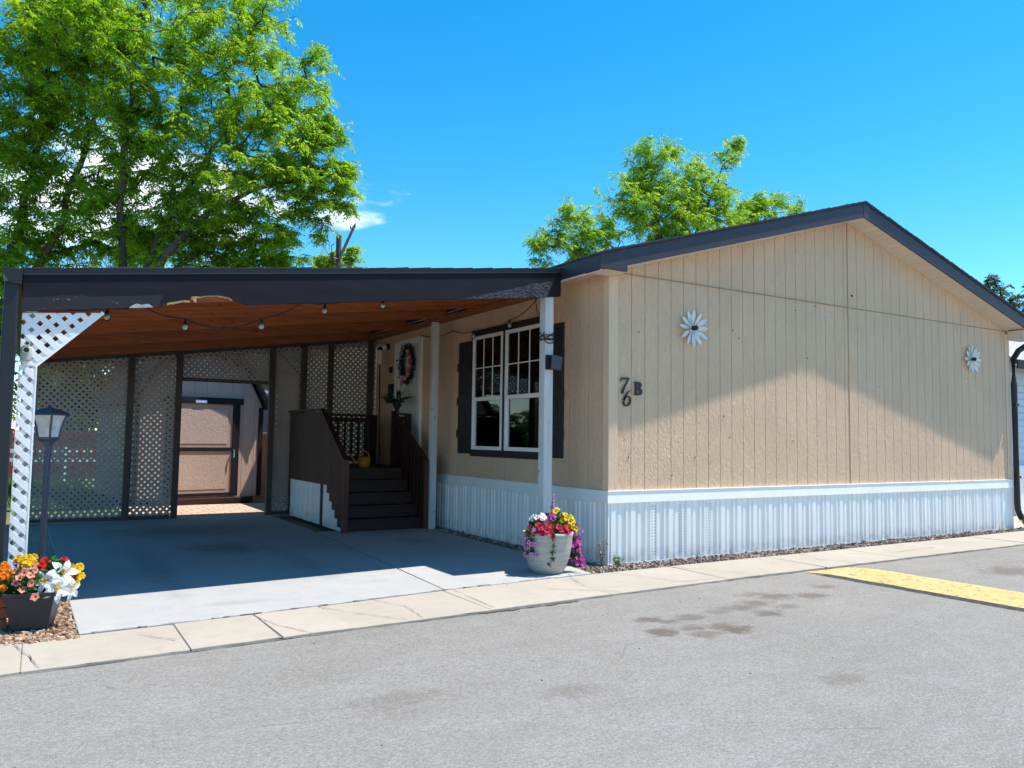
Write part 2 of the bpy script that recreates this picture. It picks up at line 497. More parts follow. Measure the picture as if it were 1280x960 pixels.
def brick(name, c1, c2, mort, scale=1.0):
    t = NT(name)
    b = t.n.new('ShaderNodeTexBrick'); t.l.new(t.wpos(), b.inputs['Vector'])
    b.inputs['Scale'].default_value = scale; b.inputs['Color1'].default_value = (*c1, 1); b.inputs['Color2'].default_value = (*c2, 1)
    b.inputs['Mortar'].default_value = (*mort, 1); b.inputs['Mortar Size'].default_value = .012; b.inputs['Brick Width'].default_value = .30; b.inputs['Row Height'].default_value = .30
    c = t.mix(t.math('MULTIPLY', t.g(.4, .75, t.noise(t.wpos(), 12, 5)), .4), b.outputs['Color'], tuple(x*.6 for x in c1))
    t.bump(t.math('ADD', b.outputs['Fac'], t.math('MULTIPLY', t.noise(t.wpos(), 60, 3), -.4)), -.4, .01)
    return t.fin(c, .9, 0, .2)
M['paver'] = brick('pink pavers', (.50, .33, .24), (.58, .40, .30), (.22, .15, .11))
M['brickred'] = plain('red clay brick', (.33, .10, .055), .9, .3, 14, .6, bscale=50)
M['red'] = plain('faded red paint', (.30, .05, .04), .6, .2, 5, .1)
M['mulch'] = None
def mulch():
    t = NT('wood chip mulch')
    c = t.ramp(t.island(), [(0, (.14, .075, .045)), (.4, (.30, .185, .11)), (.75, (.42, .29, .19)), (1, (.56, .47, .38))])
    return t.fin(c, .9, 0, .2)
M['mulch'] = mulch()
def stones():
    t = NT('river stones')
    c = t.ramp(t.island(), [(0, (.10, .07, .06)), (.35, (.24, .155, .12)), (.7, (.36, .26, .20)), (1, (.50, .44, .40))])
    return t.fin(c, .85, 0, .3)
M['stone'] = stones()
M['can'] = plain('orange plastic', (.50, .20, .025), .5, .05, 4, 0)
M['cream'] = plain('cream shade', (.70, .62, .50), .6, .05, 4, 0)
M['bulb'] = glass('bulb glass', .05)
M['bulbcore'] = plain('bulb milky core', (.72, .68, .60), .3, .05, 4, 0)
M['camera_grey'] = plain('greenish grey plastic', (.36, .37, .33), .45, .1, 6, .05)
M['rubber'] = plain('black cable', (.012, .012, .014), .5, .1, 6, 0)
M['house_b'] = plain('pale blue lap siding', (.62, .66, .70), .6, .06, 4, .05)
M['bluesign'] = plain('pale blue plate', (.34, .42, .58), .5, .05, 4, 0)
M['wreath_l'] = leafmat('wreath leaves', (.010, .022, .012), (.03, .055, .03), .1)
M['carwhite'] = plain('white car paint', (.75, .76, .77), .25, .03, 3, 0, 0, .6)
M['plate_y'] = plain('yellow strip', (.80, .55, .05), .5, .05, 4, 0)

# ------------------------------------------------------------------ ground, road, walk, slab
def sheet(name, poly, z, mat, kind='structure', depth=0.0):
    b = MB()
    if depth: b.extr([(x, y, z-depth) for x, y in poly], (0, 0, depth))
    else: b.add([(x, y, z) for x, y in poly], [tuple(range(len(poly)))])
    return tag(b.build(name, mat), kind=kind)

def ground_mat():
    t = NT('dry earth and thin grass'); P = t.wpos()
    n = t.noise(P, .25, 5, .6); f = t.noise(P, 9, 5, .7)
    c = t.ramp(f, [(.3, (.16, .12, .08)), (.7, (.27, .21, .15))])
    c = t.mix(t.g(.42, .6, n), c, (.09, .15, .035))
    t.bump(f, .6, .03)
    return t.fin(c, .95, 0, .2)
sheet('ground', [(-500, -500), (500, -500), (500, 700), (-500, 700)], -.06, ground_mat())
# road edge line (front of the walk) and the back of the walk, both in world x
def road_y(x):
    pts = [(-40, -2.75), (-5.95, -1.655), (-1.48, -1.42), (.417, -1.335), (4.03, -1.275), (7.0, -1.22), (40, -.2)]
    for (a, ya), (b, yb) in zip(pts, pts[1:]):
        if a <= x <= b: return ya+(yb-ya)*(x-a)/(b-a)
def walk_y(x):
    pts = [(-40, -2.0), (-5.57, -.80), (-4.27, -.71), (-2.49, -.50), (-.46, -.385), (3.6, -.36), (8.85, -.26), (40, .7)]
    for (a, ya), (b, yb) in zip(pts, pts[1:]):
        if a <= x <= b: return ya+(yb-ya)*(x-a)/(b-a)
xs = [-40, -20, -10, -5.95, -1.48, .417, 4.03, 7.0, 40]
sheet('road', [(x, road_y(x)+.05) for x in xs][::-1]+[(-40, -60), (60, -60), (60, 0)], -.018, M['asphalt'])
# sidewalk slabs with open joints over a dirt bed
bed = MB()
bed.add([(x, road_y(x)+.012, -.006) for x in (-39, -5.95, -1.48, .417, 4.03, 7, 39)]+[(x, walk_y(x), -.006) for x in (39, 8.85, 3.6, -.46, -2.49, -4.27, -5.57, -39)],
        [tuple(range(15))])
tag(bed.build('sidewalk_bed', M['joint']), kind='structure')
joints = [-30, -20, -12, -9.5, -7.6, -5.93, -4.92, -4.29, -3.72, -2.43, -1.05, .62, 2.3, 3.9, 5.6, 7.2, 9.0, 12, 16, 22, 30]
w = MB(); rj = random.Random(3)
for a, b in zip(joints, joints[1:]):
    g = .0025; n = max(2, int((b-a)/.12))
    dz = rj.uniform(-.004, .004); tl = rj.uniform(-.02, .02)
    front = []; back = []
    for i in range(n+1):
        x = a+g+(b-a-2*g)*i/n
        front.append((x+tl, road_y(x)+.008+rj.uniform(-.008, .006), dz))
        back.append((x, walk_y(x)-.004, dz))
    poly = front+back[::-1]
    w.extr([(p[0], p[1], p[2]-.05) for p in poly], (0, 0, .05))
tag(w.build('sidewalk', M['walk'], bevel=.006), kind='structure')
# driveway slab under the carport, two pours and a saw joint between
jx = lambda y: -2.40+.06*(y+.4)*.9
slab = MB(); rj = random.Random(5)
def edge(x0, x1, n, f, j): return [(x0+(x1-x0)*i/n, f(x0+(x1-x0)*i/n)+rj.uniform(-j, j)) for i in range(n+1)]
pL = edge(-5.575, -2.412, 40, lambda x: walk_y(x)+.014, .006)+[(-2.075, 5.1), (-2.075, 7.5), (-5.66, 7.5)]
slab.extr([(x, y, -.045) for x, y in pL], (0, 0, .05))
pR = edge(-2.400, -.52, 24, lambda x: walk_y(x)+.014, .006)+[(-.34, 1.0), (-.30, 4.2), (-.30, 4.6), (-2.063, 4.6)]
slab.extr([(x, y, -.045) for x, y in pR], (0, 0, .0485))
tag(slab.build('driveway', M['slab'], bevel=.006), kind='structure')
# a dark seam between driveway and walk, ragged, and hairline cracks in the walk
def ribbon(pts, wd, z, mb, jit=.01, rnd=random.Random(11), sub=10):
    P = []
    for (a, b) in zip(pts, pts[1:]):
        for i in range(sub):
            t = i/sub
            P.append((a[0]+(b[0]-a[0])*t+rnd.uniform(-jit, jit), a[1]+(b[1]-a[1])*t+rnd.uniform(-jit, jit)))
    P.append(pts[-1]); vs = []; n = len(P)
    for i, (x, y) in enumerate(P):
        q = P[min(i+1, n-1)]; p = P[max(i-1, 0)]
        dx, dy = q[0]-p[0], q[1]-p[1]; L = math.hypot(dx, dy) or 1
        ww = wd*rnd.uniform(.25, 1.0)/2
        vs += [(x-dy/L*ww, y+dx/L*ww, z), (x+dy/L*ww, y-dx/L*ww, z)]
    mb.add(vs, [(2*i, 2*i+1, 2*i+3, 2*i+2) for i in range(n-1)])
cr = MB()
cr_pts = [[(-5.98, -.93), (-5.9, -1.25), (-5.83, -1.63)], [(-4.31, -.75), (-4.22, -1.2), (-4.05, -1.57)], [(-3.75, -.66), (-3.5, -1.1), (-3.25, -1.5)],
          [(-2.33, -.52), (-2.38, -1.4)], [(-.30, -.42), (-.05, -1.05), (.1, -1.34)], [(-.1, -1.2), (.55, -1.27)], [(.55, -.36), (.9, -.9), (1.12, -1.32)], [(-1.5, -.9), (-.9, -1.36)],
          [(4.2, -.9), (5.3, -.85)], [(6.2, -.5), (6.6, -1.2)]]
cr_pts += [[(-5.2, -1.0), (-4.98, -1.3)], [(-3.2, -.62), (-3.05, -1.0), (-3.1, -1.48)], [(-.9, -.5), (-1.05, -.95)], [(2.9, -.4), (2.75, -.85), (2.95, -1.28)], [(5.0, -.4), (5.15, -.8)]]
for p in cr_pts: ribbon(p, .008, .0072, cr, .006, sub=7)
rr_ = random.Random(33); xx_ = -5.5
while xx_ < -.6:
    ln_ = rr_.uniform(.12, .6); ribbon([(q, walk_y(q)+.004) for q in np.linspace(xx_, min(-.55, xx_+ln_), 4)], rr_.uniform(.010, .030), .0078, cr, .006, rr_, 5); xx_ += ln_+rr_.uniform(.05, .5)
tag(cr.build('sidewalk_cracks', M['crack']), kind='structure')
rc = MB()
ribbon([(x, road_y(x)-.012) for x in np.arange(-9, 11, .5)], .02, -.012, rc, .008, random.Random(4), 4)
ribbon([(-2.6, -1.50), (-2.1, -1.50), (-1.5, -1.46)], .05, -.011, rc, .015, random.Random(9))
tag(rc.build('road_edge_seam', M['crack']), kind='structure')
# brick paving in front of the shed
sheet('paved_yard', [(-4.4, 7.66), (-1.2, 7.66), (-1.2, 10.28), (-4.4, 10.28)], -.005, M['paver'], depth=.05)

def scatter_chunks(name, area, n, size, mat, z=0.0, rnd=random.Random(2), flat=.5, label=None):
    """little irregular chunks, one mesh; area(rnd)->(x,y)"""
    b = MB()
    for _ in range(n):
        x, y = area(rnd); s = size*rnd.uniform(.45, 1.3); a = rnd.uniform(0, 6.28)
        l, w_, h = s, s*rnd.uniform(.4, .8), s*rnd.uniform(.25, flat)
        ca, sa = math.cos(a), math.sin(a); tl = rnd.uniform(-.5, .5)
        vs = []
        for (u, v, q) in [(-1, -.7, 0), (1, -.8, 0), (.8, 1, 0), (-.9, .8, 0), (-.6, -.5, 1), (.6, -.4, 1), (.5, .5, 1), (-.5, .6, 1)]:
            u *= rnd.uniform(.7, 1.1); v *= rnd.uniform(.7, 1.1)
            vs.append((x+(u*l*ca-v*w_*sa)/2, y+(u*l*sa+v*w_*ca)/2, z+q*h*.9+u*tl*h*.4-.003))
        b.add(vs, [(0, 3, 2, 1), (4, 5, 6, 7), (0, 1, 5, 4), (1, 2, 6, 5), (2, 3, 7, 6), (3, 0, 4, 7)])
    return tag(b.build(name, mat), kind='stuff')
sheet('soil_strip', [(-.50, -.37), (3.6, -.35), (8.85, -.25), (9.6, -.22), (9.6, .1), (-.02, .1), (-.02, 5.0), (-.27, 4.2), (-.31, 1.0)], -.012, M['dirt'])
sheet('soil_bed', [(-5.585, -.77), (-5.66, 7.4), (-14, 7.4), (-14, -1.3)], -.012, plain('pale gravel bed', (.40, .33, .26), .95, .3, 8, .6, bscale=60))  # ground mostly out of view, made pale to bounce light onto the side wall
scatter_chunks('stone_strip', lambda r: ((lambda x: (x, r.uniform(walk_y(x)+.02, -.03)))(r.uniform(-.45, 9.4))), 2600, .05, M['stone'], -.008, random.Random(21), .8)
scatter_chunks('stone_gravel', lambda r: (r.uniform(-.29, -.03), r.uniform(.0, 4.3)), 420, .045, M['stone'], -.01, random.Random(22), .7)
scatter_chunks('wood_chips', lambda r: (lambda y: (r.uniform(-6.9, -5.59-.01*y), y))(r.uniform(-.9, .6)), 3600, .05, M['mulch'], -.006, random.Random(23), .5)
scatter_chunks('pale_gravel', lambda r: (lambda x: (x, r.uniform(walk_y(x)+.03, 1.4)))(r.uniform(9.3, 13.5)), 1500, .05, M['mulch'], -.05, random.Random(24), .6)
scatter_chunks('road_grit', lambda r: (lambda x: (x, road_y(x)-r.uniform(.05, 2.6)))(r.uniform(-6, 5)), 110, .016, M['crack'], -.018, random.Random(25), .6)
scatter_chunks('concrete_grit', lambda r: (r.uniform(-5.4, -.8), r.uniform(-.7, 1.4)), 60, .014, M['crack'], .004, random.Random(26), .5)
# yellow speed bump across the road
sb_o = empty('speed_bump', (2.3, -2.5, -.018), 'long low yellow painted concrete speed bump crossing the grey asphalt', 'speed bump')
b = MB()
A0, A1 = Vector((1.835, -1.345)), Vector((2.66, -1.34)); dv = Vector((.0, -1)); 
nseg = 40; rj = random.Random(8)
L0 = zpt(1003, 713); L1 = zpt(1280, 762); R0 = zpt(1062, 707); R1 = zpt(1280, 742)
dL = (L1-L0).normalized(); dR = dL
Ln = 7.5
rows = []
for i in range(nseg+1):
    t = i/nseg*Ln
    a = L0+dL*t; c = Vector((R0.x, R0.y, 0))+dL*t
    j = rj.uniform(-.012, .012)
    k = min(1, i/2.0)
    rows.append([(a.x-.03+j, a.y, -.03), (a.x+j, a.y, -.018+.030*k), (a.x+.16, a.y, -.018+.046*k), (c.x-.16, c.y, -.018+.046*k), (c.x+j, c.y, -.018+.028*k), (c.x+.04+j, c.y, -.03)])
vs = [p for r_ in rows for p in r_]
fs = []; mi = []
for i in range(nseg):
    for k in range(5): fs.append((i*6+k, i*6+k+1, (i+1)*6+k+1, (i+1)*6+k)); mi.append(1 if k in (0, 4) else 0)
fs.append(tuple(range(6))); mi.append(1)
b.add(vs, fs); b.mi = mi
b.build('painted_hump', [M['yellow'], plain('bump edge concrete', (.17, .15, .12), .95, .35, 14, .6)], sb_o)

# ------------------------------------------------------------------ mobile home
W, LEN, SK, SEAM = 9.15, 14.0, .871, 3.544
RX, RZ, SL = 4.575, 5.09, .2875
roofz = lambda x: RZ-SL*abs(x-RX)
home = empty('mobile_home', (4.575, 7, 0), 'long tan mobile home with grooved siding, dark roof trim and white ribbed skirting', 'house')
b = MB()
b.box(.012, W-.012, .012, LEN-.012, SK-.1, SEAM)           # dark core behind the boards is set with holes below
def boards_gable(mb):
    gx = [.13]
    while gx[-1]+.2178 < RX-.02: gx.append(gx[-1]+.2178)
    if RX-gx[-1] < .07: gx.pop()
    gx.append(RX)
    gr = [RX]
    while gr[-1]+.2178 < W-.13: gr.append(gr[-1]+.2178)
    gr.append(W-.13)
    gx += gr[1:]
    for a, c in zip(gx, gx[1:]):
        wide = .014
        a2 = a+(wide if abs(a-RX) < .01 else .0045); c2 = c-(wide if abs(c-RX) < .01 else .0045)
        yy = 0.0 if c <= RX+.01 else -.006
        mb.extr([(a2, yy, SK-.12), (c2, yy, SK-.12), (c2, yy, SEAM-.006), (a2, yy, SEAM-.006)], (0, .02, 0))
        mb.extr([(a2, yy-.002, SEAM+.004), (c2, yy-.002, SEAM+.004), (c2, yy-.002, roofz(c2)-.13), (a2, yy-.002, roofz(a2)-.13)], (0, .02, 0))
b = MB(); boards_gable(b)
b.build('wall', M['siding'], home)
b = MB()
b.extr([(.0, .010, SK-.1), (W, .010, SK-.1), (W, .010, roofz(W)-.13), (RX, .010, RZ-.13), (0, .010, roofz(0)-.13)], (0, .05, 0))
b.box(W-.012, W, .06, LEN, SK-.1, roofz(W)-.15)
b.extr([(0, LEN, SK-.1), (W, LEN, SK-.1), (W, LEN, roofz(W)-.13), (RX, LEN, RZ-.13), (0, LEN, roofz(0)-.13)], (0, .05, 0))
b.build('wall', M['siding'], home)
# left (carport side) wall: panels with faint grooves, opening for the window
WIN = (1.44, 3.42, 1.24, 3.14)
b = MB(); y = .0
while y < LEN:
    y2 = min(LEN, y+.406)
    def seg(ya, yb, za, zb):
        if yb-ya > .003 and zb > za: b.box(0, .05, ya, yb, za, zb)
    a, c = y+.0035, y2-.0035
    parts = [(a, min(c, WIN[0])), (max(a, WIN[0]), min(c, WIN[1])), (max(a, WIN[1]), c)]
    for i, (p, q) in enumerate(parts):
        if q-p <= .003: continue
        if i == 1: seg(p, q, SK-.1, WIN[2]); seg(p, q, WIN[3], 3.62)
        else: seg(p, q, SK-.1, 3.62)
    y = y2
b.build('wall', M['siding'], home)
b = MB()
b.box(.03, .06, .06, WIN[0]-.3, SK-.1, 3.6); b.box(.03, .06, WIN[1]+.3, LEN, SK-.1, 3.6)
b.build('wall', M['siding'], home)
b = MB(); b.box(-.016, .128, -.018, .0, SK-.005, 3.50); b.box(-.016, -.001, .0, .095, SK-.005, 3.5)
b.build('corner_board', M['trim_tan'], home, bevel=.004)
b = MB(); b.box(W-.128, W+.016, -.018, .0, SK-.005, 3.50); b.box(W, W+.016, 0, .1, SK-.005, 3.5)
b.build('corner_board', M['trim_tan'], home, bevel=.004)
b = MB(); b.box(.13, W-.13, -.014, -.002, SEAM-.007, SEAM+.005)
b.build('siding_seam', plain('ochre seam flashing', (.36, .25, .14), .6, .15, 8, .05), home)
b = MB(); b.tube([(4.67, -.012, 3.72), (4.67, -.0, 3.74), (4.67, .0, 3.75)], .018, 8)
b.build('wall_vent', M['black'], home)
rj = random.Random(31)
for _ in range(22):
    x = rj.uniform(.2, W-.2); z = rj.uniform(1.0, 3.5); nl = MB(); nl.box(x-.006, x+.006, -.0085, 0, z-.007, z+.007); nl.build('nail_head', M['shutter'], home)
# skirting
prof = [(0, 0), (.014, .018), (.082, .018), (.096, 0), (.118, 0), (.128, .012), (.170, .012), (.180, 0), (.226, 0), (.240, .018), (.268, .018), (.282, 0)]
def ribs(L, per=.305):
    out = []; s = .03; rj = random.Random(12); out.append((0, .010)); out.append((.028, .010))
    while s < L-per:
        for u, o in prof: out.append((s+u, o))
        s += per
    out.append((L-.02, 0)); out.append((L-.018, .01)); out.append((L, .01))
    return out
def skirt(mb, f, L, z0, z1):
    R_ = ribs(L); n = len(R_); vs = []
    for (s, o) in R_: vs.append(f(s, o, z0)); vs.append(f(s, o, z1))
    mb.add(vs, [(2*i, 2*i+2, 2*i+3, 2*i+1) for i in range(n-1)])
b = MB(); skirt(b, lambda s, o, z: (s-.012, -.002-o, z), W+.024, -.01, SK-.12)
b.build('skirting', M['skirt'], home)
b = MB(); skirt(b, lambda s, o, z: (-.002-o, s-.010, z), LEN, -.01, SK-.12)
b.build('skirting', M['skirt'], home)
b = MB(); b.box(.01, W-.01, .03, .06, -.02, SK); b.box(.03, .06, .06, LEN, -.02, SK); b.box(W-.06, W-.03, .06, LEN, -.02, SK)
b.build('skirting_backing', M['skirt'], home)
b = MB()
def band(x0, x1, y0, y1): 
    b.box(x0, x1, y0, y1, SK-.145, SK-.012)
b.extr([(-.034, -.034, SK-.140), (W+.010, -.034, SK-.140), (W+.010, -.024, SK+.001), (-.026, -.024, SK+.001)], (0, .022, 0))
b.extr([(-.034, -.011, SK-.140), (-.024, -.002, SK+.001), (-.024, LEN, SK+.001), (-.034, LEN, SK-.140)], (.022, 0, 0))
b.box(-.032, W+.014, -.034, .0, SK+.001, SK+.008); b.box(-.032, .0, .0, LEN, SK+.001, SK+.008)
b.build('skirting_trim', M['white'], home, bevel=.003)
b = MB(); b.box(-.018, W+.01, -.022, -.0165, -.012, .018); b.box(-.022, -.0165, -.0165, LEN, -.012, .018)
b.build('skirting_base', M['white'], home)
# roof
b = MB(); y0, y1 = -.342, LEN+.3
b.extr([(-.40, y0, roofz(-.40)-.012), (RX, y0, RZ-.012), (W+.40, y0, roofz(W+.40)-.012), (W+.40, y0, roofz(W+.4)+.012), (RX, y0, RZ+.014), (-.40, y0, roofz(-.4)+.012)], (0, y1-y0, 0))
rj = random.Random(14)
for sgn in (-1, 1):           # shingle ends over the rake, slightly uneven
    s = 0.0
    while s < 4.95:
        x0_, x1_ = RX+sgn*s, RX+sgn*min(4.97, s+.14)
        hh = rj.uniform(.016, .026)
        b.extr([(x0_, -.347, roofz(x0_)+.008), (x1_, -.347, roofz(x1_)+.008), (x1_, -.347, roofz(x1_)+hh-.004), (x0_, -.347, roofz(x0_)+hh+.004)], (0, .5, 0)); s += .14
roof = b.build('roof', M['shingle'], home)
b = MB(); y = .2
b.extr([(-.3, .02, roofz(-.3)-.10), (RX, .02, RZ-.10), (W+.3, .02, roofz(W+.3)-.10), (W+.3, .02, roofz(W+.3)-.02), (RX, .02, RZ-.02), (-.3, .02, roofz(-.3)-.02)], (0, LEN, 0))
b.build('roof_deck', M['shingle'], roof)
M['rake'] = plain('dark navy trim paint', (.040, .030, .040), .5, .10, 5, .05)
b = MB()
b.extr([(-.38, -.322, 3.485), (.02, -.322, 3.485), (.02, -.322, 3.562), (RX-.0, -.322, RZ-.228), (RX, -.322, RZ-.014), (-.38, -.322, roofz(-.38)-.014)], (0, .028, 0))
b.build('rake_board', M['rake'], home, bevel=.003)
b = MB()
b.extr([(RX+.003, -.322, RZ-.228), (W+.38, -.322, roofz(W+.38)-.205), (W+.38, -.322, roofz(W+.38)-.014), (RX+.003, -.322, RZ-.014)], (0, .028, 0))
b.build('rake_board', M['rake'], home, bevel=.003)
b = MB(); b.extr([(RX-.03, -.326, RZ-.228), (RX+.09, -.326, RZ-.252), (RX+.09, -.326, RZ-.045), (RX, -.326, RZ-.018), (RX-.03, -.326, RZ-.026)], (0, .02, 0))
b.build('ridge_trim', plain('navy ridge trim', (.058, .046, .058), .45, .08, 5, .03), home)
b = MB(); b.box(-.388, -.372, -.320, LEN, 3.47, roofz(-.38)-.016)
b.build('eave_fascia', M['rake'], home, bevel=.003)
b = MB(); b.box(W+.372, W+.388, -.320, LEN, 3.45, roofz(W+.38)-.016)
b.build('eave_fascia', M['rake'], home, bevel=.003)
b = MB(); b.extr([(-.371, -.02, 3.478), (.0, -.02, 3.570), (.0, -.02, 3.582), (-.371, -.02, 3.490)], (0, LEN, 0))
sf = b.build('eave_soffit', M['white'], home)
b = MB(); b.box(-.371, -.345, -.292, LEN, 3.466, 3.4775); b.build('edge_channel', M['white'], sf)
b = MB(); b.box(-.03, -.0025, .0, LEN, 3.53, 3.562); b.build('edge_channel', M['trim_tan'], sf)
b = MB(); b.box(-.37, .015, -.293, -.021, 3.478, 3.50); b.build('eave_return', M['soffit'], home)
b = MB(); b.box(W, W+.372, .0, LEN, 3.47, 3.482); b.build('eave_soffit', M['white'], home)
b = MB()
for sgn in (-1, 1):
    s = .0
    while s < 4.9:
        x0_, x1_ = RX+sgn*(s+.004), RX+sgn*(s+.146)
        f = lambda x: roofz(x)-.206
        vs = [(x0_, -.293, f(x0_)), (x1_, -.293, f(x1_)), (x1_, -.012, f(x1_)), (x0_, -.012, f(x0_))]
        b.extr(vs, (0, 0, .012)); s += .15
    xa, xb = RX+sgn*.0, RX+sgn*4.56
    b.extr([(xa, -.030, roofz(xa)-.235), (xb, -.030, roofz(xb)-.235), (xb, -.030, roofz(xb)-.207), (xa, -.030, roofz(xa)-.207)], (0, .020, 0))
    b.build('gable_soffit', M['soffit'], home); b = MB()
b = MB()
b.box(W-.03, W+.36, -.291, -.012, 3.40, 3.55); b.box(W-.04, W+.37, -.296, -.01, 3.385, 3.399)
b.build('eave_return', M['soffit'], home, bevel=.004)
# window with two double-hung units
win = empty('window', (0, 2.43, 1.2))
win.parent = home; win.location = win.location-wloc(home)
b = MB()
T = .030
b.box(-T, -.0005, 1.36, 3.46, 3.075, 3.175); b.box(-T, -.0005, 1.36, 3.46, 1.205, 1.31)
b.box(-T, -.0005, 3.405, 3.46, 1.31, 3.075); b.box(-T, -.0005, 1.36, 1.425, 1.31, 3.075); b.box(-T, -.0005, 2.405, 2.485, 1.31, 3.075)
b.build('window_surround', M['shutter'], win, bevel=.003)
for (ya, yb) in ((1.425, 2.405), (2.485, 3.405)):
    za, zb, zm = 1.31, 3.075, 2.09
    f = MB(); X0, X1 = -.040, .01
    f.box(X0, X1, ya, ya+.045, za, zb); f.box(X0, X1, yb-.045, yb, za, zb)
    f.box(X0, X1, ya+.045, yb-.045, zb-.05, zb); f.box(X0-.006, X1, ya+.045, yb-.045, za, za+.055)
    f.box(X0+.004, X1, ya+.045, yb-.045, zm-.03, zm+.03)
    f.box(X0+.012, X1, ya+.045, ya+.07, za+.055, zm-.03); f.box(X0+.012, X1, yb-.07, yb-.045, za+.055, zm-.03)
    fr = f.build('frame', M['white'], win, bevel=.003)
    g = MB(); g.box(-.012, -.008, ya+.045, yb-.045, zm+.03, zb-.05)
    g.build('pane', M['glass'], win)
    g = MB(); g.box(-.002, .002, ya+.07, yb-.07, za+.055, zm-.03)
    g.build('pane', M['glass'], win)
    mu = MB(); mm = (zm+.03+zb-.05)/2
    for k in (1, 2):
        yy = ya+.045+(yb-ya-.09)*k/3; mu.box(-.020, -.0122, yy-.008, yy+.008, zm+.03, zb-.05)
    mu.box(-.0205, -.0122, ya+.045, yb-.045, mm-.008, mm+.008)
    mu.build('muntin', M['white'], win)
    mu = MB(); mm = (za+.055+zm-.03)/2
    for k in (1, 2):
        yy = ya+.07+(yb-ya-.14)*k/3; mu.box(.006, .012, yy-.007, yy+.007, za+.055, zm-.03)
    mu.box(.0055, .0125, ya+.07, yb-.07, mm-.007, mm+.007)
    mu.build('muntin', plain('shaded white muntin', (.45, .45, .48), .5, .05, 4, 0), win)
b = MB(); b.box(.62, .66, .9, 4.0, .9, 3.5); b.box(.06, .62, .9, 4.0, .88, .9); b.box(.06, .62, .9, 4, 3.5, 3.52); b.box(.06, .62, .88, .9, .9, 3.5); b.box(.06, .62, 4.0, 4.02, .9, 3.5)
b.build('room_interior', M['room'], win)
b = MB()
for k in range(24):
    z = 3.06-k*.042
    b.extr([(.055, 1.45, z), (.085, 1.45, z-.022), (.085, 2.40, z-.022), (.055, 2.40, z)], (0, 0, .004))
b.build('blind', M['blind'], win)
b = MB(); n = 60
vs = []
for i in range(n+1):
    yy = 2.50+.9*i/n; xx = .09+.018*math.sin(i*1.1)+.008*math.sin(i*2.7)
    vs += [(xx, yy, 2.05), (xx, yy, 3.08)]
b.add(vs, [(2*i, 2*i+2, 2*i+3, 2*i+1) for i in range(n)])
b.build('curtain', M['blind'], win)
# shutters
def shutter(y0, y1):
    b = MB(); wd = (y1-y0); n = 3; bw = wd/n
    for k in range(n): b.box(-.024, -.001, y0+k*bw+.010, y0+(k+1)*bw-.010, 1.24, 3.03)
    for z in (1.55, 2.07, 2.62): b.box(-.043, -.0245, y0-.004, y1+.004, z-.06, z+.07)
    return b.build('shutter', M['shutter'], home, bevel=.004)
shutter(3.475, 3.915); shutter(.925, 1.345)
# door with wreath
dr = MB()
dr.box(-.012, .0, 5.43, 6.36, 1.12, 3.20)
door = dr.build('door', M['door'], home)
b = MB(); b.box(-.045, -.001, 6.362, 6.55, 1.1, 3.28); b.box(-.045, -.001, 5.345, 5.428, 1.1, 3.28); b.box(-.045, -.001, 5.43, 6.36, 3.2, 3.30)
b.build('door_trim', M['white'], door, bevel=.004)
b = MB()
for (z0_, z1_) in ((1.3, 1.95), (2.1, 3.05)):
    for (ya, yb) in ((5.53, 5.85), (5.95, 6.27)):
        b = MB(); b.box(-.020, -.0125, ya, yb, z0_, z1_); b.build('door_panel', M['door'], door, bevel=.006)
b = MB(); b.tube([(-.012, 6.30, 2.15), (-.07, 6.30, 2.15)], .03, 10); b.box(-.02, -.0122, 6.25, 6.34, 2.05, 2.35)
b.build('door_lock', M['rubber'], door)
# downspout on the far right corner
b = MB()
P = [(W+.42, -.22, 3.40), (W+.40, -.17, 3.34), (W+.18, -.09, 3.20), (W+.075, -.055, 3.05), (W+.07, -.055, 2.6), (W+.07, -.055, .45), (W+.085, -.055, .33), (W+.17, -.06, .20), (W+.42, -.08, .13), (W+.6, -.1, .11)]
b.tube(P, .052, 10)
ds = b.build('downspout', M['gutter'], home, smooth=True)
b = MB(); b.box(W+.005, W+.125, -.112, -.04, 2.2, 2.24); b.build('strap', M['gutter'], ds)
b = MB(); b.box(W+.005, W+.125, -.112, -.04, .9, .94)
b.build('strap', M['gutter'], ds)
b = MB(); b.extr([(W+.39, -.30, 3.47), (W+.5, -.30, 3.49), (W+.52, -.30, 3.60), (W+.39, -.30, 3.60)], (0, LEN, 0))
b.build('gutter', M['gutter'], home)

# ------------------------------------------------------------------ carport
cp = empty('carport', (-3.2, 4, 0), 'lean-to carport with black painted front beam, red wood ceiling and white posts', 'carport')
yF = lambda x: .499+.07*x
zT = lambda x: 2.838+.1361*(x+6.06)
def hexa(mb, quad, top, bot, mi=0):
    vs = [(x, y, bot(x)) for x, y in quad]+[(x, y, top(x)) for x, y in quad]
    return mb.add(vs, [(0, 3, 2, 1), (4, 5, 6, 7), (0, 1, 5, 4), (1, 2, 6, 5), (2, 3, 7, 6), (3, 0, 4, 7)], mi)
b = MB()
hexa(b, [(-6.07, yF(-6.07)+.03), (-.392, yF(-.392)+.03), (-.392, 7.75), (-6.07, 7.75)], zT, lambda x: zT(x)-.02)
rj = random.Random(6); x = -6.075
while x < -.45:
    x2 = min(-.40, x+.27+rj.uniform(-.03, .03)); h0 = rj.uniform(.003, .007); h1 = h0+rj.uniform(.004, .011)
    vs = [(x, yF(x)-.02), (x2-.004, yF(x2)-.02), (x2-.004, yF(x2)+.6), (x, yF(x)+.6)]
    hexa(b, vs, lambda q: zT(q)+h0+(h1-h0)*(q-x)/(x2-x), lambda q: zT(q)+.001); x = x2
b.build('roof', M['shingle'], cp)
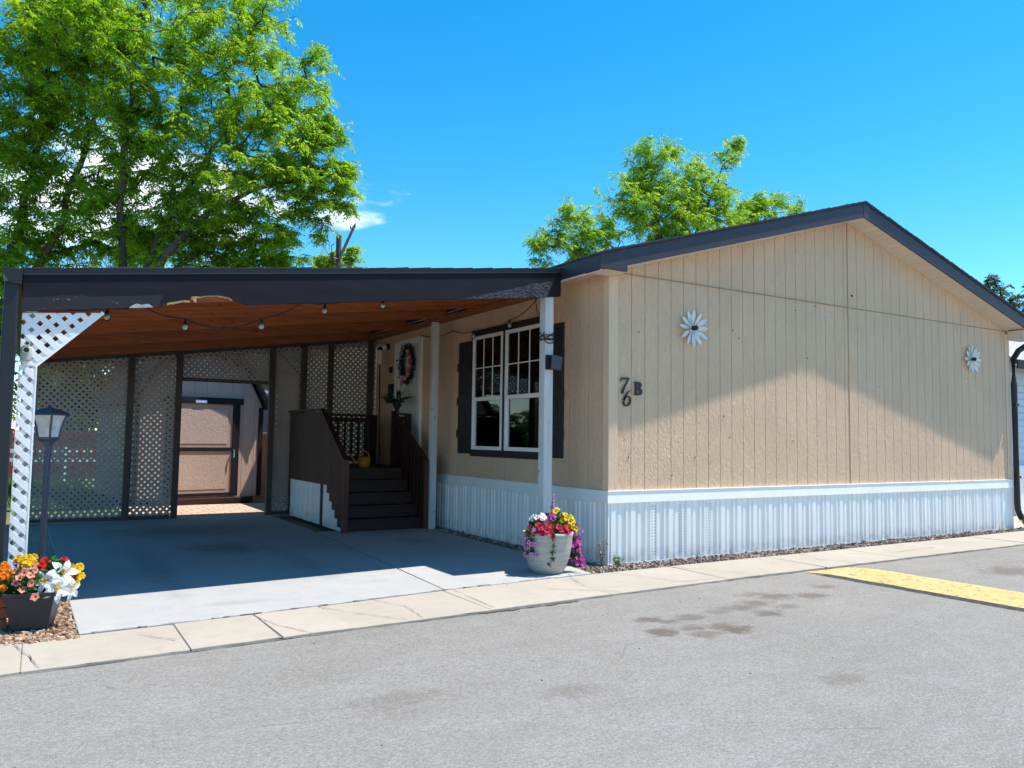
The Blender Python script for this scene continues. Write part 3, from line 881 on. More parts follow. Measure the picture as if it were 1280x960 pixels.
# front beam with the broken notch, and the lighter drip edge on top
zB = lambda x: zT(x)-.349
b = MB()
notch = [(-4.995, .000), (-4.975, .030), (-4.945, .036), (-4.90, .044), (-4.86, .05), (-4.80, .060), (-4.755, .052), (-4.74, .088), (-4.70, .094), (-4.66, .086), (-4.64, .094), (-4.58, .098), (-4.5, .096), (-4.45, .086), (-4.40, .072), (-4.37, .05), (-4.33, .040), (-4.28, .02), (-4.22, .0)]
low = [(-6.06, zB(-6.06))]+[(x, zB(x)+o) for x, o in notch]+[(-.392, zB(-.392))]
top = [(-.392, zT(-.392)-.001), (-6.06, zT(-6.06)-.001)]
poly = [(x, yF(x), z) for x, z in low+top]
# split left / notch / right so every face is simple
def fpiece(xa, xb):
    pts = [p for p in low if xa <= p[0] <= xb]
    pl = [(x, yF(x), z) for x, z in pts]+[(xb, yF(xb), zT(xb)-.001), (xa, yF(xa), zT(xa)-.001)]
    b.extr(pl, (0, .038, 0))
fpiece(-6.06, -4.995); fpiece(-4.995, -4.22); fpiece(-4.22, -.392)
fas = b.build('front_beam', M['fascia'], cp)
b = MB()
hexa(b, [(-6.065, yF(-6.065)-.012), (-.395, yF(-.395)-.012), (-.395, yF(-.395)-.0005), (-6.065, yF(-6.065)-.0005)], lambda x: zT(x)+.002, lambda x: zT(x)-.052)
b.build('drip_edge', plain('slate drip edge', (.030, .027, .030), .6, .12, 6, .08), fas)
b = MB(); rj = random.Random(19)
nn = [(x, zB(x)+o) for x, o in notch[2:-3]]
for (p, q) in zip(nn, nn[1:]):
    d = .010+.018*rj.random()
    b.extr([(p[0], yF(p[0])+.006, p[1]), (q[0], yF(q[0])+.006, q[1]), (q[0], yF(q[0])+.006, q[1]-d*.7), (p[0], yF(p[0])+.006, p[1]-d)], (0, .02, 0))
b.extr([(-4.745, yF(-4.74)-.004, zB(-4.74)+.085), (-4.69, yF(-4.7)-.004, zB(-4.7)+.092), (-4.70, yF(-4.7)-.004, zB(-4.7)+.03), (-4.725, yF(-4.7)-.004, zB(-4.7)+.055)], (0, .02, 0))
b.build('splintered_edge', M['rawwood'], fas)
b = MB()
b.extr([(-5.26, yF(-5.26)-.006, zB(-5.26)-.004), (-5.06, yF(-5.06)-.006, zB(-5.06)-.002), (-5.10, yF(-5.1)-.006, zB(-5.1)+.03), (-5.16, yF(-5.16)-.006, zB(-5.16)+.024), (-5.2, yF(-5.2)-.006, zB(-5.2)+.036), (-5.24, yF(-5.2)-.006, zB(-5.2)+.01)], (0, .004, 0))
b.build('peeled_paint', plain('peeling grey paint', (.36, .36, .38), .6, .2, 30, .2), fas)
# ceiling boards
b = MB(); N = 50
for j in range(N):
    def yl(x, t): return (yF(x)+.042)*(1-t)+7.70*t
    t0, t1 = j/N, (j+1)/N
    g = .004; xe = -.40 if yl(-.4, t0) < 1.35 else -.004
    q = [(-6.04, yl(-6.04, t0)+g), (xe, yl(xe, t0)+g), (xe, yl(xe, t1)-g), (-6.04, yl(-6.04, t1)-g)]
    hexa(b, q, lambda x: zT(x)-.021, lambda x: zT(x)-.045-.004*((j*7) % 3))
b.build('ceiling', M['ceil'], cp)
for yj in (.95, 1.40, 1.80, 2.28, 3.55, 5.20, 7.0):
    b = MB(); f_ = lambda x: yF(x)+(yj-.3)*(7.7-yF(x))/7.4; xe = -.40 if yj < 1.3 else -.004
    hexa(b, [(-6.034, f_(-6.034)), (xe, f_(xe)), (xe, f_(xe)+.045), (-6.034, f_(-6.034)+.045)], lambda x: zT(x)-.040, lambda x: zT(x)-.222)
    b.build('ceiling_beam', M['ceil'], cp)
b = MB(); hexa(b, [(-6.034, 7.54), (-.41, 7.54), (-.41, 7.68), (-6.034, 7.68)], lambda x: zT(x)-.040, lambda x: zT(x)-.235); b.build('ceiling_beam', M['post_d'], cp)
b = MB(); hexa(b, [(-.42, 1.36), (-.003, 1.36), (-.003, 7.69), (-.42, 7.69)], lambda x: zT(x)-.19, lambda x: zT(x)-.2235); b.build('ceiling_ledger', M['ceil'], cp)
b = MB()
hexa(b, [(-6.04, yF(-6.04)+.0385), (-.393, yF(-.393)+.0385), (-.393, yF(-.393)+.085), (-6.04, yF(-6.04)+.085)], lambda x: zT(x)-.02, lambda x: zT(x)-.30)
b.build('inner_beam', M['ceil'], cp); b = MB()
hexa(b, [(-6.06, .2), (-6.035, .2), (-6.035, 7.7), (-6.06, 7.7)], lambda x: zT(x)-.02, lambda x: zT(x)-.30)
b.build('inner_beam', M['ceil'], cp)
# posts
def post(x, y, w_, z1, mat, mb=None):
    b = MB(); b.box(x-w_/2, x+w_/2, y-w_/2, y+w_/2, .0, z1); return b.build('post', mat, cp, bevel=.006)
post(-.540, .560, .125, zT(-.54)-.30, M['post_w']); post(-.29, 4.26, .105, zT(-.3)-.23, M['post_w'])
post(-.98, 7.50, .09, zT(-1)-.23, M['post_d'])
post(-5.99, .215, .085, zT(-5.99)-.3, M['post_w']); post(-5.99, 3.9, .09, zT(-6)-.25, M['post_d']); post(-5.99, 7.5, .09, zT(-6)-.25, M['post_d'])
# gutter and downspout on the low left side
b = MB()
b.extr([(-6.068, .02, 2.70), (-6.150, .02, 2.70), (-6.205, .02, 2.78), (-6.215, .02, 2.83), (-6.200, .02, 2.83), (-6.068, .02, 2.83)], (0, 7.7, 0))
gt = b.build('gutter', M['gutter'], cp, bevel=.004)
b = MB(); b.box(-6.19, -6.085, .045, .13, .0, 2.72)
b.build('downspout', M['gutter'], cp, bevel=.012)

# ------------------------------------------------------------------ lattice
def clip(poly, clipper):
    def inside(p, a, c): return (c[0]-a[0])*(p[1]-a[1])-(c[1]-a[1])*(p[0]-a[0]) >= -1e-9
    out = poly
    for a, c in zip(clipper, clipper[1:]+clipper[:1]):
        inp = out; out = []
        for p, q in zip(inp, inp[1:]+inp[:1]):
            ip, iq = inside(p, a, c), inside(q, a, c)
            if ip != iq:
                den = (c[0]-a[0])*(q[1]-p[1])-(c[1]-a[1])*(q[0]-p[0])
                if abs(den) > 1e-12:
                    t = ((c[1]-a[1])*(p[0]-a[0])-(c[0]-a[0])*(p[1]-a[1]))/den
                    X = (p[0]+(q[0]-p[0])*t, p[1]+(q[1]-p[1])*t)
                    if ip: out.append(X)
                    else: out.append(X)
            if iq: out.append(q)
        if not out: return []
    return out
def lattice(mb, poly, to3, nrm, D=.112, wh=.066, th=.005, ph=0.0):
    """poly: convex ccw outline in (u,v); two crossed layers of diagonal slats"""
    us = [p[0] for p in poly]; vs_ = [p[1] for p in poly]
    u0, u1, v0, v1 = min(us), max(us), min(vs_), max(vs_); H_ = v1-v0
    for fam, lay in ((1, 0), (-1, 1)):
        k = math.floor((u0-H_-.2)/D)*D+ph
        while k < u1+H_+.2:
            if fam == 1: st = [(k, v0), (k+wh, v0), (k+wh+H_, v1), (k+H_, v1)]
            else: st = [(k, v0), (k+wh, v0), (k+wh-H_, v1), (k-H_, v1)]
            q = clip(st, poly)
            if len(q) >= 3:
                ok = [q[0]]
                for p in q[1:]:
                    if math.hypot(p[0]-ok[-1][0], p[1]-ok[-1][1]) > 1e-5: ok.append(p)
                if len(ok) >= 3:
                    n = Vector(nrm)*th*lay*1.02
                    mb.extr([Vector(to3(*p))+n for p in ok], Vector(nrm)*th)
            k += D
# white front bracket and the narrow strip that wraps the left post
f3 = lambda o: (lambda u, v: (u, yF(u)+o, v))
b = MB(); lattice(b, [(-6.055, 2.045), (-5.945, 2.05), (-5.47, 2.535), (-6.055, 2.475)], f3(.046), (0, -1, 0), .118, .068)
tri = b.build('lattice_bracket', M['lattice'], cp)
b = MB(); b.bar((-5.94, yF(-5.94)+.045, 2.045), (-5.455, yF(-5.455)+.045, 2.54), .03, .016, (0, 1, 0))
b.bar((-6.055, yF(-6)+.045, 2.04), (-5.93, yF(-5.93)+.045, 2.045), .016, .016, (0, 1, 0))
b.build('edge_moulding', M['lattice'], tri)
b = MB(); lattice(b, [(-6.06, .01), (-5.945, .01), (-5.945, 2.03), (-6.06, 2.03)], f3(.046), (0, -1, 0), .116, .068, .005, .022)
nar = b.build('lattice_strip', M['lattice'], cp)
b = MB(); b.box(-5.944, -5.928, yF(-5.93)+.035, yF(-5.93)+.20, .01, 2.04)
b.build('edge_moulding', M['lattice'], nar, bevel=.003)

# back lattice screen
scr = empty('lattice_screen', (-3, 7.57, 0), 'weathered lattice screen wall on dark posts closing the back of the carport', 'lattice screen')
YB = 7.58
zc = lambda x: zT(x)-.228
b3 = lambda u, v: (u, YB, v)
def panel(x0, x1, z0, z1=None):
    b = MB()
    lattice(b, [(x0, z0), (x1, z0), (x1, (z1 if z1 else zc(x1)-.02)), (x0, (z1 if z1 else zc(x0)-.02))], b3, (0, -1, 0), .106, .060)
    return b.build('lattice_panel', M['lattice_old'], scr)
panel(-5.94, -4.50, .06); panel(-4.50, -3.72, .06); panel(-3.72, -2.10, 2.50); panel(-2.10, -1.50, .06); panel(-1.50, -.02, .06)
for x in (-4.505, -3.73, -2.10, -1.50, -.15):
    b = MB(); b.box(x-.05, x+.05, YB-.11, YB-.016, .0, zc(x)-.004); b.build('post', M['post_d'], scr, bevel=.005)
b = MB(); b.box(-5.94, -3.79, YB-.012+.02, YB+.05, .0, .075); b.build('bottom_rail', M['post_d'], scr)
b = MB(); b.box(-2.04, -.02, YB-.012+.02, YB+.05, .0, .075); b.build('bottom_rail', M['post_d'], scr)
b = MB(); b.box(-3.675, -2.155, YB-.02+.012, YB+.05, 2.435, 2.50); b.build('door_lintel', M['post_d'], scr)
b = MB(); b.extr([(-5.94, YB+.012, zc(-5.94)-.10), (-.02, YB+.012, zc(-.02)-.10), (-.02, YB+.012, zc(-.02)-.004), (-5.94, YB+.012, zc(-5.94)-.004)], (0, .04, 0)); b.build('top_rail', M['post_d'], scr)

# ------------------------------------------------------------------ porch and stairs
po = empty('porch', (-1, 6, 0), 'dark brown wooden porch with steps and solid stair sides under the carport', 'porch')
DZ = .95; PX0, PX1 = -1.75, -.38
b = MB(); y = 5.46
while y < 7.46:
    b.box(PX0+.03, -.06, y, y+.13, DZ-.035, DZ); y += .138
b.build('deck_boards', M['deck'], po, bevel=.004)
b = MB(); b.box(PX0+.03, -.06, 5.44, 5.475, DZ-.2, DZ-.04); b.build('rim_board', M['deck'], po)
nst = 5; ry = [4.36+.22*i for i in range(nst)]
for i in range(nst-1+0):
    z = DZ*(i+1)/nst
    b = MB(); b.box(PX0+.05, PX1-.02, ry[i]-.02, ry[i]+.225, z-.035, z); b.box(PX0+.05, PX1-.02, ry[i]+.012, ry[i]+.03, z-.19, z-.036)
    b.build('tread', M['deck'], po, bevel=.004)
b = MB(); b.box(PX0+.05, PX1-.02, 5.24, 5.258, DZ*4/5, DZ); b.box(PX0+.05, PX1-.02, 5.235, 5.46, DZ-.035, DZ-.001); b.build('tread', M['deck'], po)
def side_panel(x, yt, yback, gap=.003):
    """solid boarded balustrade: flat along the deck, sloping down the stairs"""
    b = MB(); y = 4.36
    top = lambda y: 1.90 if y > yt else 1.08+(1.90-1.08)*(y-4.36)/(yt-4.36)
    bot = lambda y: .68 if y > yt-.35 else max(.06, .06+.62*(y-4.50)/(yt-.35-4.50))
    while y < yback:
        y2 = min(yback, y+.14); g = gap
        b.extr([(x, y+g, bot(y)), (x, y2-g, bot(y)), (x, y2-g, top(y2)), (x, y+g, top(y))], (.02, 0, 0)); y = y2
    p = b.build('side_panel', M['deck'], po)
    b = MB()
    b.bar((x+.01, 4.33, 1.11), (x+.01, yt, 1.935), .09, .035); b.bar((x+.01, yt, 1.935), (x+.01, yback, 1.935), .09, .035)
    b.build('handrail', M['deck'], po)
    return p
side_panel(PX0, 5.55, 7.46)
side_panel(PX1, 5.75, 5.76, .024)
M['deck_red'] = wood('reddish deck post', (.085, .026, .018), (.15, .048, .034), .55, 2)
for (x, y, z) in ((PX0+.0, 4.33, 1.12), (PX1+.005, 4.33, 1.12)):
    b = MB(); b.box(x-.04, x+.05, y-.06, y+.03, .0, z); b.build('newel_post', M['deck_red'], po, bevel=.004)
for (x, y) in ((PX0+.05, 5.5), (PX1+.03, 5.75), (PX0+.05, 7.42), (-.09, 5.75), (-.09, 7.42)):
    b = MB(); b.box(x-.045, x+.045, y-.045, y+.045, .0, 1.91); b.build('post', M['deck'], po)
def railing(p, q):
    p, q = Vector(p), Vector(q)
    b = MB(); b.bar(p+Vector((0, 0, .95)), q+Vector((0, 0, .95)), .14, .035); b.bar(p+Vector((0, 0, .86)), q+Vector((0, 0, .86)), .04, .085); b.build('rail', M['deck'], po)
    b = MB(); b.bar(p+Vector((0, 0, .1)), q+Vector((0, 0, .1)), .04, .085)
    b.build('rail', M['deck'], po)
    n = int((q-p).length/.135)
    for i in range(1, n):
        c = p+(q-p)*i/n; b = MB(); b.box(c.x-.019, c.x+.019, c.y-.019, c.y+.019, c.z+.143, c.z+.816); b.build('baluster', M['deck'], po)
railing((PX0+.1, 7.42, DZ), (-.13, 7.42, DZ)); railing((PX1+.08, 5.75, DZ), (-.13, 5.75, DZ))
# white ribbed skirting below the porch
b = MB(); sk2 = []
n = 16
for i in range(n+1):
    y = 5.2+2.26*i/n; sk2.append(y)
vs = []
for i, y in enumerate(sk2):
    o = .010*(i % 2); vs += [(PX0+.025-o, y, .0), (PX0+.025-o, y, .70)]
b.add(vs, [(2*i, 2*i+2, 2*i+3, 2*i+1) for i in range(n)]); b.build('porch_skirting', M['skirt'], po); b = MB()
for i in range(4):
    y0_ = 4.40+.2*i; z = .10+.155*i
    b.box(PX0+.012, PX0+.022, y0_, y0_+.2, .0, z)
b.build('porch_skirting', M['skirt'], po); b = MB()
b.box(-.37, -.05, 5.72, 5.735, 0, .78)
b.build('porch_skirting', M['skirt'], po)

# ------------------------------------------------------------------ string lights
sl = empty('string_lights', (-3, 1.0, 2.7), 'string of clear globe bulbs on black cord looping under the carport ceiling', 'string lights')
def cordpts(a, c, sag, n=8):
    return [(a[0]+(c[0]-a[0])*i/n, a[1]+(c[1]-a[1])*i/n, a[2]+(c[2]-a[2])*i/n-sag*4*(i/n)*(1-i/n)) for i in range(n+1)]
bul = [(-5.37, 1.0, 2.70), (-4.66, 1.0, 2.66), (-3.90, 1.0, 2.73), (-3.215, 1.0, 2.965), (-2.53, 1.0, 3.09)]
hooks = [(-5.80, 1.0, 2.65), (-5.05, 1.0, 2.75), (-3.55, 1.0, 2.955), (-2.9, 1.0, 3.05), (-2.0, .9, 3.17)]
bulw = [(-.20, 1.62, 3.20), (-.10, 2.184, 3.205), (-.10, 3.272, 3.16)]
b = MB()
chain = [(-5.80, 1.0, 2.65), bul[0], (-5.05, 1.0, 2.75), bul[1], bul[2], (-3.45, 1.0, 2.96), bul[3], (-2.9, 1.0, 3.05), bul[4], (-2.0, .95, 3.17), (-1.0, .6, 3.28), (-.62, .62, 3.26)]
sags = [.02, .02, .03, .10, .03, .02, .02, .02, .03, .05, .03]
for (p, q, s_) in zip(chain, chain[1:], sags): b.tube(cordpts(p, q, s_), .0065, 6)
ch2 = [(-.62, .62, 3.26), (-.10, 2.184, 3.205), (-.10, 3.272, 3.16), (-.06, 4.05, 3.25), (-.06, 5.3, 3.30)]
for (p, q, s_) in zip(ch2, ch2[1:], (.06, .09, .04, .06)): b.tube(cordpts(p, q, s_), .0065, 6)
b.tube([(-.70, .58, 3.26), (-.60, .7, 3.10), (-.45, .75, 2.98), (-.42, .74, 2.9)], .006, 6)
b.build('cord', M['rubber'], sl)
sok = bl_ = None
for p in bul+bulw[1:]:
    b = MB(); b.tube([(p[0], p[1], p[2]+.005), (p[0], p[1], p[2]-.05)], [.014, .018], 10); s0 = b.build('socket', M['rubber'], sl)
    b = MB(); b.ball((p[0], p[1], p[2]-.082), .036, 12, 8, 1.15); bb = b.build('bulb', M['bulb'], sl, smooth=True)
    b = MB(); b.ball((p[0], p[1], p[2]-.080), .030, 10, 6, 1.15); b.build('bulb_core', M['bulbcore'], bb, smooth=True)

# floodlight box, cable loop on the front white post; camera on the lattice
fl = empty('wall_light', (-.5, .5, 2.43), 'small black box floodlight clamped to the front white post', 'light')
b = MB(); b.extr([(-.555, .46, 2.345), (-.40, .46, 2.325), (-.395, .44, 2.49), (-.55, .44, 2.51)], (.0, -.035, .012)); b.build('lamp_housing', M['metal_d'], fl, bevel=.006)
b = MB(); b.box(-.60, -.43, .470, .494, 2.34, 2.52); b.build('backplate', M['black'], fl, bevel=.006)
cb = MB()
for k in range(4):
    P = []
    for i in range(25):
        t = 2*math.pi*i/24
        P.append((-.54+.088*math.cos(t), .56+.088*math.sin(t), 2.78+.025*math.sin(t*1.0+k)-.02*k+.035*math.sin(t+k*2.1)))
    cb.tube(P, .0075, 6)
cb.tube([(-.62, .49, 2.80), (-.645, .47, 2.75), (-.63, .465, 2.69), (-.58, .46, 2.66), (-.52, .462, 2.67), (-.47, .47, 2.70)], .0075, 6)
tag(cb.build('cable', M['rubber']), 'black cable wound several times round the front white post', 'cable')
sc = empty('security_camera', (-6.0, .08, 2.12), 'small greenish grey camera with stacked lenses on the white lattice corner', 'camera')
yy = yF(-6.0)+.03
b = MB(); b.lathe([(.030, 0), (.040, .012), (.042, .06), (.036, .11), (.026, .125)], (-6.012, yy-.025, 2.075), 16); b.build('body', M['camera_grey'], sc, smooth=False)
b = MB(); b.tube([(-6.012, yy-.05, 2.165), (-6.012, yy-.085, 2.163)], .027, 14); b.tube([(-6.008, yy-.02, 2.222), (-6.008, yy-.06, 2.22)], .023, 14); b.build('housing', M['cream'], sc)
b = MB(); b.tube([(-6.012, yy-.0852, 2.163), (-6.012, yy-.088, 2.163)], .021, 14); b.tube([(-6.008, yy-.0602, 2.22), (-6.008, yy-.063, 2.22)], .014, 14); b.build('lens', M['rubber'], sc)

# ------------------------------------------------------------------ house numbers
def ribbon2d(path, widths, y0, th, to3):
    """stroke outline in wall plane -> solid"""
    n = len(path); vs = []
    for i, (x, z) in enumerate(path):
        q = path[min(i+1, n-1)]; p = path[max(i-1, 0)]
        dx, dz = q[0]-p[0], q[1]-p[1]; L = math.hypot(dx, dz) or 1
        w_ = widths[i]/2
        a = (x-dz/L*w_, z+dx/L*w_); c = (x+dz/L*w_, z-dx/L*w_)
        vs += [to3(*a, 0), to3(*c, 0), to3(*a, th), to3(*c, th)]
    fs = []
    for i in range(n-1):
        o, p = 4*i, 4*(i+1)
        fs += [(o, p, p+1, o+1), (o+2, o+3, p+3, p+2), (o, o+2, p+2, p), (o+1, p+1, p+3, o+3)]
    fs += [(0, 1, 3, 2), (4*n-4, 4*n-2, 4*n-1, 4*n-3)]
    return vs, fs
t3 = lambda x, z, t: (x, -.012-t, z)
def poly3(mb, pts, ox, oz, s, sx=1.0):
    mb.extr([(ox+x*s*sx, -.010, oz+z*s) for x, z in pts], (0, -.014, 0))
num_mat = plain('black number metal', (.012, .012, .014), .35, .1, 8, 0)
# 7 : italic with a serifed bar and a tapering leg   (height .20)
b = MB()
ox, oz = .145, 2.055
vs, fs = ribbon2d([(ox+.035, oz+.185), (ox+.075, oz+.188), (ox+.155, oz+.190)], [.020, .024, .022], 0, .014, t3); b.add(vs, fs)
vs, fs = ribbon2d([(ox+.040, oz+.194), (ox+.028, oz+.165), (ox+.020, oz+.145)], [.014, .010, .003], 0, .0137, t3); b.add(vs, fs)
vs, fs = ribbon2d([(ox+.150, oz+.192), (ox+.120, oz+.140), (ox+.085, oz+.09), (ox+.058, oz+.04), (ox+.045, oz+.0)], [.010, .016, .022, .027, .030], 0, .0134, t3); b.add(vs, fs)
tag(b.build('house_number', num_mat), 'black italic numeral 7 on the tan gable wall', 'house number', 'house numbers on the gable')
b = MB(); ox, oz = .18, 1.905
P = []; Wd = []
for i in range(9):
    t = i/8; P.append((ox+.145-.105*t, oz+.195-.02*t-.105*t*t)); Wd.append(.006+.018*t)
for i in range(1, 26):
    t = math.pi-2*math.pi*i/25*1.0
    P.append((ox+.085+.050*math.cos(t)+.010*math.sin(t), oz+.062-.0*math.cos(t)-.060*math.sin(-t)*-1.0*-1.0)); Wd.append(.022 if abs(math.cos(t)) > .5 else .014)
vs, fs = ribbon2d(P, Wd, 0, .014, t3); b.add(vs, fs)
tag(b.build('house_number', num_mat), 'black italic numeral 6 below the seven on the gable', 'house number', 'house numbers on the gable')
b = MB(); ox, oz = .385, 2.045; h = .165
b.box(ox+.012, ox+.045, -.026, -.012, oz, oz+h)
b.box(ox-.004, ox+.058, -.0255, -.012, oz, oz+.016); b.box(ox-.004, ox+.058, -.0255, -.012, oz+h-.016, oz+h)
for (zc_, r_, e) in ((oz+h*.755, h*.245, .062), (oz+h*.27, h*.27, .075)):
    P = [(ox+.045, zc_+r_-.010)]; Wd = [.020]
    for i in range(13):
        t = math.pi/2-math.pi*i/12
        P.append((ox+.055+(e-.025)*max(0, math.cos(t)), zc_+(r_-.010)*math.sin(t))); Wd.append(.020+.018*max(0, math.cos(t)))
    P.append((ox+.045, zc_-r_+.010)); Wd.append(.020)
    vs, fs = ribbon2d(P, Wd, 0, .0132, t3); b.add(vs, fs)
tag(b.build('house_number', num_mat), 'black bold letter B right of the numerals on the gable', 'house number', 'house numbers on the gable')

# ------------------------------------------------------------------ metal wall daisies
def petal_mesh(L, wd, lift, curl):
    prof = [(0, .25), (.15, .45), (.4, .85), (.6, 1.0), (.8, .8), (.93, .42), (1.0, .03)]
    vs = []
    for t, w_ in prof:
        y = -(lift*t+curl*t*t)
        vs += [(-wd/2*w_, y, .03+t*L), (0, y+.012*w_, .03+t*L), (wd/2*w_, y, .03+t*L)]
    n = len(prof); m2 = [(x, y-.0035, z) for x, y, z in vs]
    fs = []
    for i in range(n-1):
        for k in (0, 1): fs.append((3*i+k, 3*i+k+1, 3*i+4+k, 3*i+3+k)); fs.append((3*n+3*i+k, 3*n+3*i+3+k, 3*n+3*i+4+k, 3*n+3*i+k+1))
    for i in range(n-1):
        fs.append((3*i, 3*i+3, 3*n+3*i+3, 3*n+3*i)); fs.append((3*i+2, 3*n+3*i+2, 3*n+3*i+5, 3*i+5))
    fs.append((3*n-3, 3*n-2, 6*n-2, 6*n-3)); fs.append((3*n-2, 3*n-1, 6*n-1, 6*n-2))
    return vs+m2, fs
def daisy(c, s, label, seed):
    rj = random.Random(seed)
    root = empty('metal_flower', c, label, 'wall decoration', 'metal flowers on the gable')
    for ring, (n, L, wd, lf, cu, off) in enumerate(((12, .222*s, .058*s, .025, .010, 0), (8, .125*s, .040*s, .06, .02, .26))):
        for k in range(n):
            vs, fs = petal_mesh(L*rj.uniform(.92, 1.06), wd, lf, cu*rj.uniform(.2, 1.8))
            a = 2*math.pi*k/n+off+rj.uniform(-.05, .05); ca, sa = math.cos(a), math.sin(a)
            tw = rj.uniform(-.25, .25)
            V = []
            for x, y, z in vs:
                y2 = y*math.cos(tw)+x*math.sin(tw); x2 = x*math.cos(tw)-y*math.sin(tw)*.3
                V.append((c[0]+x2*ca+z*sa, c[1]-.014+y2-.012*ring, c[2]-x2*sa+z*ca))
            b = MB(); b.add(V, fs); b.build('petal', M['metal_w'], root)
    b = MB(); b.tube([(c[0], c[1]-.006, c[2]), (c[0], c[1]-.085, c[2]), (c[0], c[1]-.098, c[2])], [.030, .030, .012], 14); b.build('flower_centre', M['rubber'], root)
daisy((1.36, -.008, 2.955), 1.0, 'large white metal daisy on the gable above the house numbers', 4)
daisy((7.90, -.014, 2.962), 1.0, 'white metal daisy near the far right end of the gable', 9)

# ------------------------------------------------------------------ path lamp by the lattice post
lp = empty('lamp_post', (-5.815, .5, 0), 'slate black garden lamp post with four sided lantern beside white lattice', 'lamp')
lx, ly = -5.815, .5
b = MB(); b.tube([(lx+.002, ly, 0), (lx, ly, 1.38)], .030, 12); b.lathe([(.045, 0), (.045, .03), (.032, .05)], (lx, ly, .0), 12); b.build('pole', M['metal_d'], lp)
b = MB(); ph = -math.pi/2+.12
b.lathe([(.030, 1.36), (.040, 1.385), (.055, 1.41), (.085, 1.43), (.090, 1.445), (.078, 1.45)], (lx, ly, 0), 4, 0, ph); b.build('lantern_base', M['metal_d'], lp)
b = MB()
def lant(r, z, k): t = ph+k*math.pi/2; return Vector((lx+r*math.cos(t), ly+r*math.sin(t), z))
lev = [(.082, 1.45), (.092, 1.52), (.112, 1.59), (.135, 1.645)]
for k in range(4):
    b.tube([lant(r, z, k) for r, z in lev], .009, 6)
b.build('lantern_frame', M['metal_d'], lp)
for k in range(4):
    b = MB()
    vs = []
    for r, z in lev: vs += [lant(r*.97, z, k), lant(r*.97, z, k+1)]
    b.add(vs, [(2*i, 2*i+1, 2*i+3, 2*i+2) for i in range(3)]); b.build('lantern_pane', M['frost'], lp)
b = MB(); b.lathe([(.150, 1.64), (.172, 1.648), (.150, 1.665), (.085, 1.69), (.035, 1.702), (.022, 1.712), (.004, 1.718)], (lx, ly, 0), 4, 0, ph); b.build('lantern_roof', M['metal_d'], lp, bevel=.003)

# ------------------------------------------------------------------ flowers
def petunia(mb, c, nrm, r, mi_p=0, mi_e=1, rnd=random):
    """five-lobed funnel flower facing nrm"""
    n = Vector(nrm).normalized(); a = n.cross(Vector((0.31, .2, .9))).normalized(); d = n.cross(a); c = Vector(c)
    ph = rnd.uniform(0, 6.28); N = 15; vs = [c-n*r*.30]; ring1 = []; ring2 = []
    for i in range(N):
        t = ph+2*math.pi*i/N
        lob = 1.0+.16*math.cos(5*(t-ph))
        ring1.append(c+(a*math.cos(t)+d*math.sin(t))*r*.30-n*r*.06)
        ring2.append(c+(a*math.cos(t)+d*math.sin(t))*r*lob*rnd.uniform(.93, 1.05)+n*r*rnd.uniform(.02, .22))
    vs += ring1+ring2
    k0 = len(mb.v)
    mb.add(vs, [(0, 1+i, 1+(i+1) % N) for i in range(N)], mi_e)
    mb.v; base = k0
    fs = [(base+1+i, base+1+N+i, base+1+N+(i+1) % N, base+1+(i+1) % N) for i in range(N)]
    mb.f += fs; mb.mi += [mi_p]*N
def lily(mb, c, nrm, r, rnd=random):
    n = Vector(nrm).normalized(); a = n.cross(Vector((.1, .2, 1))).normalized(); d = n.cross(a); c = Vector(c)
    ph = rnd.uniform(0, 6)
    for k in range(6):
        t = ph+k*math.pi/3; rad = a*math.cos(t)+d*math.sin(t); tan = -a*math.sin(t)+d*math.cos(t)
        wd = r*(.42 if k % 2 else .52); vs = []; prof = [(0, .25, .05), (.25, .75, .20), (.5, 1.0, .27), (.75, .80, .22), (.92, .36, .10), (1.05, .03, .0)]
        for u, w_, l in prof:
            p = c+rad*r*u+n*r*(l-.25)
            vs += [p-tan*wd*w_/2+n*r*.05, p, p+tan*wd*w_/2+n*r*.05]
        m_ = len(prof); fs = []
        for i in range(m_-1): fs += [(3*i, 3*i+1, 3*i+4, 3*i+3), (3*i+1, 3*i+2, 3*i+5, 3*i+4)]
        mb.add(vs, fs, 0)
    for k in range(6):
        t = ph+k*1.05+.5; q = c+(a*math.cos(t)+d*math.sin(t))*r*.18+n*r*.28
        mb.tube([c-n*r*.1, q], [.002, .002], 4, 1); mb.ball(q, .0045, 5, 4, 1, 1)
    mb.ball(c-n*r*.06, r*.13, 6, 5, 1, 1)
def marigold(mb, c, nrm, r, rnd=random):
    n = Vector(nrm).normalized(); a = n.cross(Vector((.1, .3, 1))).normalized(); d = n.cross(a); c = Vector(c)
    for lay in range(4):
        N = 11-2*lay; rr = r*(1-.22*lay)
        for k in range(N):
            t = 2*math.pi*k/N+lay*.3+rnd.uniform(-.15, .15); rad = a*math.cos(t)+d*math.sin(t); tan = -a*math.sin(t)+d*math.cos(t)
            b0 = c+n*r*.14*lay; p = b0+rad*rr+n*r*(rnd.uniform(-.05, .2)+.1*lay); w_ = r*.36
            mb.add([b0-tan*w_*.2, p-tan*w_*.6-rad*rr*.12, p+tan*w_*.1, p+tan*w_*.6-rad*rr*.1, b0+tan*w_*.2], [(0, 1, 2, 3, 4)], 0)
